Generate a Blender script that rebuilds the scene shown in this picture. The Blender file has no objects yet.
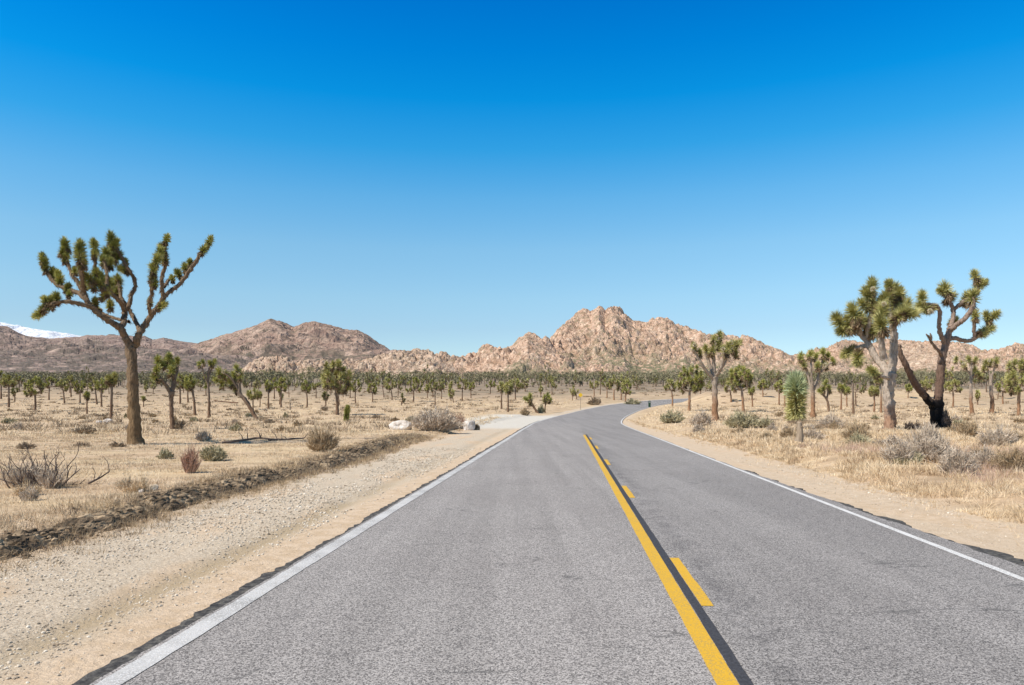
import bpy, math, random
import numpy as np
from mathutils import Vector, Matrix

rnd = random.Random(7)
rs = np.random.RandomState(11)
C = bpy.context.scene.collection
F = 740.0; HY = 403.0; CX = 512.0; EYE = 1.5

# ------------------------------------------------------------------ noise
def _h(ix, iy, seed):
    n = (ix.astype(np.int64)*374761393 + iy.astype(np.int64)*668265263 + seed*1442695041) & 0xffffffff
    n = ((n ^ (n >> 13))*1274126177) & 0xffffffff
    n = n ^ (n >> 16)
    return (n & 0xffffff)/float(0xffffff)
def vnoise(x, y, seed=0):
    x = np.asarray(x, float); y = np.asarray(y, float)
    ix = np.floor(x); iy = np.floor(y); fx = x-ix; fy = y-iy
    fx = fx*fx*(3-2*fx); fy = fy*fy*(3-2*fy)
    ix = ix.astype(np.int64); iy = iy.astype(np.int64)
    a = _h(ix, iy, seed); b = _h(ix+1, iy, seed); c = _h(ix, iy+1, seed); d = _h(ix+1, iy+1, seed)
    return (a*(1-fx)+b*fx)*(1-fy)+(c*(1-fx)+d*fx)*fy
def fbm(x, y, seed=0, o=4):
    s = 0; a = 1; t = 0
    for i in range(o):
        s = s+a*vnoise(x*2**i+i*17.3, y*2**i+i*9.1, seed+i); t += a; a *= .5
    return s/t
def ridged(x, y, seed=0, o=4):
    s = 0; a = 1; t = 0
    for i in range(o):
        n = 1-np.abs(2*vnoise(x*2**i+i*5.3, y*2**i+i*3.1, seed+i)-1)
        s = s+a*n*n; t += a; a *= .55
    return s/t
def domes(x, y, seed=0):
    """rounded boulders: union of domes on a jittered lattice, each with its own size and height"""
    ix = np.floor(x).astype(np.int64); iy = np.floor(y).astype(np.int64)
    best = np.zeros_like(x)
    for dx in (-1, 0, 1):
        for dy in (-1, 0, 1):
            jx = ix+dx; jy = iy+dy
            px = jx+.15+.7*_h(jx, jy, seed); py = jy+.15+.7*_h(jx, jy, seed+1)
            r = .35+.5*_h(jx, jy, seed+2); hh = .3+.9*_h(jx, jy, seed+3)
            q = 1-((x-px)**2+(y-py)**2)/(r*r)
            best = np.maximum(best, np.sqrt(np.clip(q, 0, 1))**.8*hh*r)
    return best
def sst(a, b, x):
    t = np.clip((x-a)/(b-a), 0, 1); return t*t*(3-2*t)

# ------------------------------------------------------------------ terrain and road
K = 2.7e-4
def zr(Y):
    Y = np.asarray(Y, float)
    q = K*np.clip(Y-45, 0, 83)**2
    return q + .0448*np.clip(Y-128, 0, 1000)
ctrl = [(.685-.073*30, -30), (.685, 0), (.685+.073*15, 15), (.685+.073*30, 30), (.685+.073*45, 45), (5.0, 56), (7.3, 70), (10.3, 84), (13.6, 97), (18.6, 112), (26.5, 127), (38, 138), (54, 146), (78, 151), (120, 153), (200, 150)]
def catmull(P, n):
    out = []
    P = [np.array(p, float) for p in P]
    P = [2*P[0]-P[1]]+P+[2*P[-1]-P[-2]]
    for i in range(1, len(P)-2):
        for k in range(n):
            t = k/n
            out.append(.5*((2*P[i])+(-P[i-1]+P[i+1])*t+(2*P[i-1]-5*P[i]+4*P[i+1]-P[i+2])*t*t+(-P[i-1]+3*P[i]-3*P[i+1]+P[i+2])*t**3))
    out.append(P[-2]); return np.array(out)
ROAD = catmull(ctrl, 24)
_d = np.gradient(ROAD, axis=0); _d /= np.linalg.norm(_d, axis=1)[:, None]
NRM = np.stack([_d[:, 1], -_d[:, 0]], 1)            # to the right of travel
ARC = np.concatenate([[0], np.cumsum(np.linalg.norm(np.diff(ROAD, axis=0), axis=1))])
def lateral(X, Y):
    X = np.atleast_1d(np.asarray(X, float)); Y = np.atleast_1d(np.asarray(Y, float))
    sh = X.shape; X = X.ravel(); Y = Y.ravel(); out = np.empty(len(X))
    R = ROAD[::2]; N = NRM[::2]
    for s in range(0, len(X), 20000):
        x = X[s:s+20000, None]; y = Y[s:s+20000, None]
        d2 = (x-R[:, 0])**2+(y-R[:, 1])**2
        i = d2.argmin(1); ii = np.arange(len(i))
        perp = (x[:, 0]-R[i, 0])*N[i, 0]+(y[:, 0]-R[i, 1])*N[i, 1]
        dd = np.sqrt(d2[ii, i]); perp_s = np.sign(perp+1e-9)
        out[s:s+20000] = np.where(np.abs(perp) > .5*dd, perp, perp_s*dd)
    return out.reshape(sh)
def ground(X, Y):
    X = np.atleast_1d(np.asarray(X, float)); Y = np.atleast_1d(np.asarray(Y, float))
    L = lateral(X, Y)
    z = zr(Y)-.035
    w = .25*fbm(X/1.7, Y/1.7, 5)+.5*fbm(X/7, Y/7, 6, 3)-.37
    jl = .5*(fbm(X/2.3, Y/2.3, 91, 2)-.5)
    left = sst(6.3, 7.1, -L+jl); right = sst(4.7, 6.2, L+jl)
    z = z+left*(.14+.2*w)+right*(.20+.24*w)
    far = sst(9, 25, np.abs(L)); z = z+far*(.5*(fbm(X/22, Y/22, 8, 3)-.5))*sst(0, 30, Y+20)
    sh = sst(3.6, 4.6, np.abs(L))*(1-np.maximum(left, right))
    z = z+sh*.05*(fbm(X/.6, Y/.6, 12, 3)-.5)
    # low bank on the inside of the far bend
    z = z+1.5*sst(25, 33, X)*sst(3.8, 7, L)*(1-sst(16, 30, L))*sst(95, 118, Y)
    # wheel rut along the left shoulder
    z = z-.03*np.exp(-((L+4.05)/.18)**2)*(Y < 40)
    return z
def at(px, py):
    """where the line of sight of a pixel meets the ground: used once, to find real places in metres"""
    Ys = np.concatenate([np.arange(3, 60, .1), np.arange(60, 900, .5)])
    X = (px-CX)/F*Ys; Z = EYE-(py-HY)/F*Ys
    g = ground(X, Ys); b = np.nonzero(Z <= g)[0]
    i = b[0] if len(b) else len(Ys)-1
    return float(X[i]), float(Ys[i]), float(g[i])

# ------------------------------------------------------------------ mesh helpers
class MB:
    def __init__(s): s.v = []; s.f = []; s.m = []; s.n = 0; s.k = []
    def add(s, v, f, m=0):
        v = np.asarray(v, float).reshape(-1, 3); f = np.asarray(f, np.int64)
        s.v.append(v); s.f.append(f+s.n); s.m.append(np.full(len(f), m)); s.n += len(v)
    def build(s, name, mats, parent=None, loc=None, smooth=False):
        me = bpy.data.meshes.new(name)
        V = np.concatenate(s.v) if s.v else np.zeros((0, 3))
        if loc is not None and parent is None: V = V-np.array(loc)
        tot = []; idx = []; mt = []
        for f, m in zip(s.f, s.m):
            if len(f) == 0: continue
            tot.append(np.full(len(f), f.shape[1])); idx.append(f.ravel()); mt.append(m)
        tot = np.concatenate(tot); idx = np.concatenate(idx); mt = np.concatenate(mt)
        me.vertices.add(len(V)); me.vertices.foreach_set('co', V.ravel().astype(np.float32))
        me.loops.add(len(idx)); me.loops.foreach_set('vertex_index', idx.astype(np.int32))
        me.polygons.add(len(tot))
        st = np.concatenate([[0], np.cumsum(tot)[:-1]])
        me.polygons.foreach_set('loop_start', st.astype(np.int32)); me.polygons.foreach_set('loop_total', tot.astype(np.int32))
        if not isinstance(mats, (list, tuple)): mats = [mats]
        for m in mats: me.materials.append(m)
        me.polygons.foreach_set('material_index', mt.astype(np.int32))
        me.polygons.foreach_set('use_smooth', np.full(len(tot), bool(smooth)))
        me.update(calc_edges=True); me.validate()
        o = bpy.data.objects.new(name, me); C.objects.link(o)
        if parent is not None: o.parent = parent
        if loc is not None and parent is None: o.location = loc
        return o
def tag(o, label=None, cat=None, group=None, kind=None):
    if label: o['label'] = label
    if cat: o['category'] = cat
    if group: o['group'] = group
    if kind: o['kind'] = kind
    return o
def empty(name, loc, label, cat, group=None):
    o = bpy.data.objects.new(name, None); C.objects.link(o); o.location = loc; o.empty_display_size = .3
    return tag(o, label, cat, group)
def copy_tree(o, loc, rz, s, label, group=None):
    c = o.copy(); C.objects.link(c); c.location = loc; c.rotation_euler = (0, 0, rz); c.scale = (s[0], s[0], s[1])
    c['label'] = label
    if group: c['group'] = group
    for ch in list(o.children):
        d = ch.copy(); C.objects.link(d); d.parent = c
    return c
def unit(v): return v/np.maximum(np.linalg.norm(v, axis=-1, keepdims=True), 1e-9)
def tube(mb, P, R, sides=8, m=0, rough=0., cap=True, seed=0):
    P = np.asarray(P, float); R = np.asarray(R, float); n = len(P)
    T = unit(np.gradient(P, axis=0)); ref = np.array([.31, .9, .17])
    U = unit(np.cross(T, ref)); W = np.cross(T, U)
    a = np.arange(sides)*2*math.pi/sides
    r = R[:, None]*(1+rough*(np.random.RandomState(seed+n).rand(n, sides)-.5)*2)
    V = P[:, None]+r[..., None]*(np.cos(a)[None, :, None]*U[:, None]+np.sin(a)[None, :, None]*W[:, None])
    i = np.arange(n-1)[:, None]*sides; j = np.arange(sides)[None]; j2 = (j+1) % sides
    f = np.stack([i+j, i+j2, i+sides+j2, i+sides+j], -1).reshape(-1, 4)
    mb.add(V.reshape(-1, 3), f, m)
    if cap:
        b = (n-1)*sides
        mb.add(np.concatenate([V[-1], (P[-1]+T[-1]*R[-1]*.6)[None]]), [[k, (k+1) % sides, sides] for k in range(sides)], m)
def blades(mb, O, D, L, Wd, m=0, bend=0., rng=rs, segs=1):
    """thin tapering leaf faces from points O along D; bend pulls the tip down"""
    n = len(O)
    if n == 0: return
    D = unit(np.asarray(D, float)); L = np.broadcast_to(L, (n,))[:, None]; Wd = np.broadcast_to(Wd, (n,))[:, None]
    S = unit(np.cross(D, rng.randn(n, 3)))*Wd*.5
    tip = O+D*L; tip[:, 2] -= (bend*L[:, 0])
    if segs == 1:
        V = np.stack([O-S, O+S, tip], 1).reshape(-1, 3); f = np.arange(3*n).reshape(-1, 3); mb.add(V, f, m)
    else:
        mid = O+D*L*.55; mid[:, 2] -= bend*L[:, 0]*.2
        V = np.stack([O-S*.8, O+S*.8, mid+S, mid-S, tip], 1).reshape(-1, 3); b = np.arange(n)[:, None]*5
        mb.add(V, np.concatenate([b, b+1, b+2, b+3], 1), m)
        mb.add(V, np.concatenate([b+3, b+2, b+4], 1), m)
def rock_mesh(mb, c, r, sc=(1, 1, .7), seed=0, lod=2, m=0, rough=.3):
    import bmesh
    bm = bmesh.new(); bmesh.ops.create_icosphere(bm, subdivisions=lod, radius=1)
    V = np.array([v.co[:] for v in bm.verts]); f = np.array([[v.index for v in p.verts] for p in bm.faces]); bm.free()
    q = np.random.RandomState(seed); k = q.randn(7, 3); k = unit(k); o = .55+.4*q.rand(7)
    d = V@k.T; cut = np.where(d > o, (d-o), 0).sum(1)
    V = V*(1-cut*.8)[:, None]*(1+rough*(q.rand(len(V))-.5)*.4)[:, None]
    mb.add(V*np.array(sc)*r+np.array(c), f, m)

# ------------------------------------------------------------------ materials
def mat(name, stops, scale=5., rough=.9, bump=0., bscale=None, detail=6, coord='Object', stretch=(1, 1, 1), extra=None, spec=.2, lo=.3, hi=.7):
    m = bpy.data.materials.new(name); m.use_nodes = True; nt = m.node_tree; N = nt.nodes; Lk = nt.links
    b = N['Principled BSDF']; b.inputs['Roughness'].default_value = rough; b.inputs['Specular IOR Level'].default_value = spec
    tc = N.new('ShaderNodeTexCoord'); mp = N.new('ShaderNodeMapping'); mp.inputs['Scale'].default_value = stretch
    Lk.new(tc.outputs[coord], mp.inputs[0])
    nz = N.new('ShaderNodeTexNoise'); nz.inputs['Scale'].default_value = scale; nz.inputs['Detail'].default_value = detail
    Lk.new(mp.outputs[0], nz.inputs['Vector'])
    cr = N.new('ShaderNodeValToRGB'); e = cr.color_ramp.elements
    n = len(stops)
    for i, c in enumerate(stops):
        p = lo+(hi-lo)*i/max(1, n-1)
        if i < 2: e[i].position = p; e[i].color = (*c, 1)
        else: q = e.new(p); q.color = (*c, 1)
    Lk.new(nz.outputs['Fac'], cr.inputs[0]); Lk.new(cr.outputs[0], b.inputs['Base Color'])
    if bump:
        nb = N.new('ShaderNodeTexNoise'); nb.inputs['Scale'].default_value = bscale or scale*3; nb.inputs['Detail'].default_value = 8
        Lk.new(mp.outputs[0], nb.inputs['Vector'])
        bp = N.new('ShaderNodeBump'); bp.inputs['Strength'].default_value = 1; bp.inputs['Distance'].default_value = bump
        Lk.new(nb.outputs['Fac'], bp.inputs['Height']); Lk.new(bp.outputs[0], b.inputs['Normal'])
    m['_c'] = cr.name
    return m, nt, mp, cr, b
def M(*a, **k): return mat(*a, **k)[0]
def mixc(nt, fac, a, b_, mode='MIX'):
    x = nt.nodes.new('ShaderNodeMix'); x.data_type = 'RGBA'; x.blend_type = mode
    for s, v in ((x.inputs[0], fac), (x.inputs[6], a), (x.inputs[7], b_)):
        if hasattr(v, 'is_linked'): nt.links.new(v, s)
        elif isinstance(v, (int, float)): s.default_value = v
        else: s.default_value = (*v, 1)
    return x.outputs[2]
def noise(nt, vec, scale, detail=5, kind='NOISE', rough=.5):
    if kind == 'NOISE':
        n = nt.nodes.new('ShaderNodeTexNoise'); n.inputs['Detail'].default_value = detail; n.inputs['Roughness'].default_value = rough; out = n.outputs['Fac']
    else:
        n = nt.nodes.new('ShaderNodeTexVoronoi'); n.feature = kind; out = n.outputs['Distance']
    n.inputs['Scale'].default_value = scale; nt.links.new(vec, n.inputs['Vector']); return out
def ramp(nt, fac, a, b_, va=0., vb=1.):
    n = nt.nodes.new('ShaderNodeMapRange'); n.interpolation_type = 'SMOOTHSTEP'
    nt.links.new(fac, n.inputs[0])
    for i, v in enumerate((a, b_, va, vb)): n.inputs[i+1].default_value = v
    return n.outputs[0]
def vcol(me_o, name, vals):
    """how much of a real surface kind (gravel, straw) lies at each vertex"""
    at_ = me_o.data.attributes.new(name, 'FLOAT', 'POINT'); at_.data.foreach_set('value', np.asarray(vals, np.float32).ravel())
def attr(nt, name):
    n = nt.nodes.new('ShaderNodeAttribute'); n.attribute_name = name; return n.outputs['Fac']

# asphalt with aggregate speckle
def asphalt():
    m, nt, mp, cr, b = mat('asphalt', [(.03, .03, .032), (.25, .24, .237), (.62, .60, .585)], scale=120, detail=5, rough=.9, lo=.36, hi=.64)
    base = cr.outputs[0]
    lane = attr(nt, 'lane')            # 1 = the older, paler left lane
    vo = nt.nodes.new('ShaderNodeTexVoronoi'); vo.inputs['Scale'].default_value = 105; nt.links.new(mp.outputs[0], vo.inputs['Vector'])
    sp = nt.nodes.new('ShaderNodeSeparateColor'); nt.links.new(vo.outputs['Color'], sp.inputs[0])
    base = mixc(nt, .55, base, mixc(nt, ramp(nt, sp.outputs[0], .1, .9), (.05, .048, .05), (.54, .52, .51)))
    base = mixc(nt, ramp(nt, noise(nt, mp.outputs[0], 45, 6, rough=.9), .36, .64), mixc(nt, 1., base, (.82, .82, .82), 'MULTIPLY'), mixc(nt, 1., base, (1.12, 1.12, 1.12), 'MULTIPLY'))
    tint = mixc(nt, lane, (1.0, .975, .955), (1.10, 1.065, 1.035))
    c = mixc(nt, 1., base, tint, 'MULTIPLY')
    big = ramp(nt, noise(nt, mp.outputs[0], .55, 4), .35, .7)
    c = mixc(nt, big, c, mixc(nt, 1., c, (.93, .925, .925), 'MULTIPLY'))
    mp2 = nt.nodes.new('ShaderNodeMapping'); mp2.inputs['Scale'].default_value = (1.6, .05, 1); mp2.inputs['Rotation'].default_value = (0, 0, math.radians(4.2))
    tc = [n for n in nt.nodes if n.type == 'TEX_COORD'][0]; nt.links.new(tc.outputs['Object'], mp2.inputs[0])
    tr = ramp(nt, noise(nt, mp2.outputs[0], 1.5, 3), .35, .68)
    c = mixc(nt, tr, c, mixc(nt, 1., c, (.86, .86, .86), 'MULTIPLY'))
    sm = nt.nodes.new('ShaderNodeMath'); sm.operation = 'MULTIPLY'; nt.links.new(attr(nt, 'stain'), sm.inputs[0]); nt.links.new(ramp(nt, noise(nt, mp.outputs[0], 2.6, 6, rough=.7), .38, .6), sm.inputs[1])
    c = mixc(nt, sm.outputs[0], c, mixc(nt, 1., c, (.72, .72, .73), 'MULTIPLY'))
    # hairline cracks
    mp3 = nt.nodes.new('ShaderNodeMapping'); mp3.inputs['Scale'].default_value = (.35, 1.2, 1); nt.links.new(tc.outputs['Object'], mp3.inputs[0])
    dis = nt.nodes.new('ShaderNodeVectorMath'); dis.operation = 'ADD'
    nn = nt.nodes.new('ShaderNodeTexNoise'); nn.inputs['Scale'].default_value = 3; nn.inputs['Detail'].default_value = 6; nt.links.new(mp3.outputs[0], nn.inputs['Vector'])
    sc = nt.nodes.new('ShaderNodeVectorMath'); sc.operation = 'SCALE'; sc.inputs['Scale'].default_value = .5; nt.links.new(nn.outputs['Color'], sc.inputs[0])
    nt.links.new(mp3.outputs[0], dis.inputs[0]); nt.links.new(sc.outputs[0], dis.inputs[1])
    ed = ramp(nt, noise(nt, dis.outputs[0], .8, kind='DISTANCE_TO_EDGE'), .0, .010, .55, 0.)
    msk = ramp(nt, noise(nt, mp.outputs[0], .9, 2), .52, .6)
    mm = nt.nodes.new('ShaderNodeMath'); mm.operation = 'MULTIPLY'; nt.links.new(ed, mm.inputs[0]); nt.links.new(msk, mm.inputs[1])
    c = mixc(nt, mm.outputs[0], c, (.05, .05, .05))
    nt.links.new(c, b.inputs['Base Color'])
    bp = nt.nodes.new('ShaderNodeBump'); bp.inputs['Distance'].default_value = .0012; bp.inputs['Strength'].default_value = .8
    nt.links.new(noise(nt, mp.outputs[0], 170, 3), bp.inputs['Height']); nt.links.new(bp.outputs[0], b.inputs['Normal'])
    return m
def paint(name, col, worn, wear=.5):
    m, nt, mp, cr, b = mat(name, [col, col], scale=20, rough=.7)
    sp = ramp(nt, noise(nt, mp.outputs[0], 85, 3), wear-.04, wear+.06, 1., 0.)
    big = ramp(nt, noise(nt, mp.outputs[0], 2.2, 4), .25, .75, .25, 1.)
    mm = nt.nodes.new('ShaderNodeMath'); mm.operation = 'MULTIPLY'; nt.links.new(sp, mm.inputs[0]); nt.links.new(big, mm.inputs[1])
    c = mixc(nt, mm.outputs[0], col, worn); nt.links.new(c, b.inputs['Base Color'])
    bp = nt.nodes.new('ShaderNodeBump'); bp.inputs['Distance'].default_value = .004; nt.links.new(noise(nt, mp.outputs[0], 95, 3), bp.inputs['Height']); nt.links.new(bp.outputs[0], b.inputs['Normal'])
    return m
def ground_mat():
    m, nt, mp, cr, b = mat('desert_ground', [(.45, .32, .20), (.585, .43, .285), (.715, .555, .39)], scale=1.1, detail=9, rough=.95, lo=.32, hi=.68)
    v = mp.outputs[0]
    fine = ramp(nt, noise(nt, v, 28, 5, rough=.7), .38, .62)
    c = mixc(nt, fine, mixc(nt, 1., cr.outputs[0], (.72, .70, .68), 'MULTIPLY'), cr.outputs[0])
    # dry straw litter on the plain, in patches stretched sideways
    mp2 = nt.nodes.new('ShaderNodeMapping'); mp2.inputs['Scale'].default_value = (.35, 1, 1)
    tc = [n for n in nt.nodes if n.type == 'TEX_COORD'][0]; nt.links.new(tc.outputs['Object'], mp2.inputs[0])
    st = ramp(nt, noise(nt, mp2.outputs[0], .55, 7, rough=.6), .42, .62)
    c = mixc(nt, st, c, mixc(nt, fine, (.46, .335, .20), (.70, .55, .36)))
    dk = ramp(nt, noise(nt, mp2.outputs[0], .9, 8, rough=.75), .50, .68, 0, .65)
    c = mixc(nt, dk, c, (.27, .20, .13))
    # far slope: pinker earth with low brush, darkened to paint in its shade
    far = attr(nt, 'far'); c = mixc(nt, far, c, mixc(nt, ramp(nt, noise(nt, v, .12, 6), .4, .6), (.33, .245, .175), (.20, .165, .115)))
    # shoulder: pale packed sand with grit
    gr = attr(nt, 'gravel')
    gcol = mixc(nt, ramp(nt, noise(nt, v, 45, 4, rough=.7), .35, .65), (.40, .32, .235), (.66, .55, .42))
    vo = nt.nodes.new('ShaderNodeTexVoronoi'); vo.inputs['Scale'].default_value = 62; nt.links.new(v, vo.inputs['Vector'])
    sp = nt.nodes.new('ShaderNodeSeparateColor'); nt.links.new(vo.outputs['Color'], sp.inputs[0])
    gcol = mixc(nt, .38, gcol, mixc(nt, ramp(nt, sp.outputs[0], .05, .95), (.34, .27, .20), (.74, .64, .51)))
    sand = mixc(nt, ramp(nt, noise(nt, v, 6, 6), .3, .7), (.53, .395, .265), (.63, .49, .355))
    mpg = nt.nodes.new('ShaderNodeMapping'); mpg.inputs['Scale'].default_value = (1, .22, 1); mpg.inputs['Rotation'].default_value = (0, 0, math.radians(4.2)); nt.links.new(tc.outputs['Object'], mpg.inputs[0])
    gm = ramp(nt, noise(nt, mpg.outputs[0], 1.3, 4), .34, .50)
    gz = nt.nodes.new('ShaderNodeMath'); gz.operation = 'MULTIPLY'; nt.links.new(gm, gz.inputs[0]); nt.links.new(attr(nt, 'grit'), gz.inputs[1])
    shoulder = mixc(nt, gz.outputs[0], sand, gcol)
    c = mixc(nt, gr, c, shoulder)
    c = mixc(nt, attr(nt, 'rut'), c, (.40, .31, .20))
    c = mixc(nt, attr(nt, 'pale'), c, mixc(nt, fine, (.50, .46, .40), (.66, .62, .55)))
    nt.links.new(c, b.inputs['Base Color'])
    bp = nt.nodes.new('ShaderNodeBump'); bp.inputs['Distance'].default_value = .024; bp.inputs['Strength'].default_value = 1
    nt.links.new(noise(nt, v, 22, 9, rough=.65), bp.inputs['Height'])
    nt.links.new(bp.outputs[0], b.inputs['Normal'])
    return m
def rock_mat(name, a, b2, c2, crack, veg, scale=.12, vegamt=.6, vs=.09, bump=1.2):
    m, nt, mp, cr, b = mat(name, [a, b2, c2], scale=scale, detail=9, rough=.95, lo=.33, hi=.67)
    v = mp.outputs[0]; c = cr.outputs[0]
    ln = ramp(nt, noise(nt, v, scale*1.3, kind='DISTANCE_TO_EDGE'), 0, .12, .5, 0)
    c = mixc(nt, ln, c, crack)
    at_ = attr(nt, 'gap'); c = mixc(nt, at_, c, crack)
    vg = ramp(nt, noise(nt, v, vs, 9, rough=.75), .50, .56); vm = ramp(nt, noise(nt, v, vs*.12, 3), .35, .6, .15, vegamt)
    mm = nt.nodes.new('ShaderNodeMath'); mm.operation = 'MULTIPLY'; nt.links.new(vg, mm.inputs[0]); nt.links.new(vm, mm.inputs[1])
    ft = nt.nodes.new('ShaderNodeMath'); ft.operation = 'MULTIPLY'; nt.links.new(ramp(nt, noise(nt, v, vs*1.7, 8, rough=.75), .44, .53), ft.inputs[0]); nt.links.new(attr(nt, 'foot'), ft.inputs[1])
    hc = ramp(nt, noise(nt, v, scale*4.5, 6, rough=.8), .40, .50, .48, 0.)
    c = mixc(nt, hc, c, crack)
    c = mixc(nt, ft.outputs[0], c, veg)
    c = mixc(nt, mm.outputs[0], c, veg); nt.links.new(c, b.inputs['Base Color'])
    bp = nt.nodes.new('ShaderNodeBump'); bp.inputs['Distance'].default_value = bump; nt.links.new(noise(nt, v, scale*3, 8, rough=.65), bp.inputs['Height']); nt.links.new(bp.outputs[0], b.inputs['Normal'])
    return m
def bark_mat(name, low, high, h0, h1, char=None, ch=1.2):
    m, nt, mp, cr, b = mat(name, [(.55, .55, .55), (1, 1, 1), (1.25, 1.25, 1.25)], scale=9, detail=8, rough=.95, stretch=(1.6, 1.6, .45), bump=.05, bscale=13)
    tc = [n for n in nt.nodes if n.type == 'TEX_COORD'][0]
    sx = nt.nodes.new('ShaderNodeSeparateXYZ'); nt.links.new(tc.outputs['Object'], sx.inputs[0])
    ad = nt.nodes.new('ShaderNodeMath'); ad.operation = 'MULTIPLY_ADD'; nt.links.new(noise(nt, tc.outputs['Object'], 2.5, 4), ad.inputs[0]); ad.inputs[1].default_value = 1.6; nt.links.new(sx.outputs[2], ad.inputs[2])
    c = mixc(nt, ramp(nt, ad.outputs[0], h0+.6, h1+.6), low, high)
    c = mixc(nt, 1., c, cr.outputs[0], 'MULTIPLY')
    if char: c = mixc(nt, ramp(nt, ad.outputs[0], ch+.55, ch+.75, 1, 0), c, char)
    nt.links.new(c, b.inputs['Base Color'])
    return m

MT = {}
MT['asphalt'] = asphalt()
MT['white'] = paint('white_paint', (.62, .61, .60), (.30, .29, .28), .53)
MT['white2'] = paint('white_paint_fresh', (.70, .69, .68), (.36, .35, .34), .47)
MT['yellow'] = paint('yellow_paint', (.66, .385, .03), (.38, .27, .10), .44)
MT['tar'] = M('tar', [(.035, .035, .04), (.075, .075, .085)], scale=60, rough=.8, bump=.004, bscale=90)
MT['edge'] = M('broken_asphalt_edge', [(.035, .034, .034), (.08, .075, .072), (.16, .15, .13)], scale=18, rough=.95, bump=.02, bscale=30)
MT['ground'] = ground_mat()
MT['stone'] = M('gravel_stone', [(.28, .22, .16), (.52, .44, .345), (.76, .69, .59)], scale=9, rough=.9, detail=2)
MT['whiterock'] = M('white_rock', [(.34, .28, .23), (.58, .52, .47), (.70, .66, .62)], scale=4, rough=.9, bump=.03)
MT['berm'] = M('crumbled_asphalt', [(.055, .042, .03), (.17, .123, .08), (.48, .36, .235)], scale=4, rough=.95, bump=.015, bscale=40)
MT['leaf'] = M('joshua_leaf', [(.13, .135, .04), (.33, .33, .085), (.58, .54, .20)], scale=3.2, rough=.55, spec=.35, detail=4)
MT['leaf_far'] = M('joshua_leaf_dull', [(.10, .10, .04), (.23, .22, .08), (.44, .41, .18)], scale=1.5, rough=.6, spec=.3, detail=4)
MT['leaf_pale'] = M('joshua_leaf_olive', [(.16, .15, .05), (.38, .36, .12), (.62, .57, .27)], scale=2.5, rough=.6, spec=.3, detail=4)
MT['dead'] = M('dead_leaf', [(.09, .06, .035), (.22, .15, .085), (.42, .32, .20)], scale=5, rough=.9, detail=4)  # dead leaf brown, darkened to stand in for shade inside the tufts
MT['cream'] = M('cream_flower', [(.50, .44, .29), (.68, .62, .46)], scale=6, rough=.8)
MT['yucca_blue'] = M('yucca_blue_leaf', [(.26, .32, .16), (.58, .62, .38)], scale=3, rough=.6)
MT['yucca_gold'] = M('yucca_yellow_leaf', [(.30, .29, .09), (.64, .58, .28)], scale=4, rough=.7)
MT['bark_olive'] = bark_mat('bark_olive', (.20, .13, .07), (.185, .13, .085), 1, 4)
MT['bark'] = bark_mat('bark_red_grey', (.29, .165, .095), (.33, .265, .21), 1.2, 3.0)
MT['bark_big'] = bark_mat('bark_grey', (.33, .20, .13), (.39, .32, .26), .8, 1.8)
MT['bark_burnt'] = bark_mat('bark_burnt', (.15, .095, .07), (.27, .20, .16), 2.8, 5.5, (.012, .010, .010), 1.75)
MT['bark_dark'] = bark_mat('bark_dark', (.20, .125, .08), (.19, .145, .11), 1, 2.5)
MT['grass'] = M('dry_grass', [(.36, .25, .155), (.62, .47, .30), (.83, .69, .50)], scale=1.6, rough=.8, detail=8)
MT['straw'] = M('pale_straw', [(.52, .39, .25), (.70, .55, .37), (.84, .71, .53)], scale=.6, rough=.8, detail=8)
MT['twig_grey'] = M('grey_twig', [(.34, .26, .19), (.56, .46, .36), (.74, .63, .51)], scale=4, rough=.9)
MT['twig_dark'] = M('dark_twig', [(.06, .045, .04), (.13, .10, .085), (.22, .17, .14)], scale=6, rough=.9)
MT['twig_red'] = M('reddish_twig', [(.36, .20, .14), (.54, .37, .27)], scale=4, rough=.9)
MT['twig_pink'] = M('pinkish_twig', [(.40, .26, .19), (.62, .45, .36)], scale=3, rough=.9)
MT['twig_tan'] = M('tan_twig', [(.34, .24, .14), (.52, .40, .26)], scale=4, rough=.9)
MT['sage'] = M('sage_leaf', [(.26, .22, .13), (.42, .37, .23), (.56, .50, .35)], scale=4, rough=.9)
MT['scrub'] = M('brown_scrub', [(.20, .15, .10), (.36, .27, .185), (.52, .42, .30)], scale=.35, rough=.9)
MT['signyellow'] = M('sign_yellow', [(.72, .45, .03), (.78, .50, .05)], scale=3, rough=.5)
MT['greenpost'] = M('green_post_paint', [(.02, .05, .03), (.035, .075, .045)], scale=6, rough=.6)
MT['wood'] = M('weathered_wood', [(.22, .16, .11), (.38, .30, .22)], scale=6, rough=.9, stretch=(3, 3, .5))
MT['steel'] = M('grey_steel', [(.3, .3, .3), (.4, .4, .39)], scale=8, rough=.5)

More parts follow.
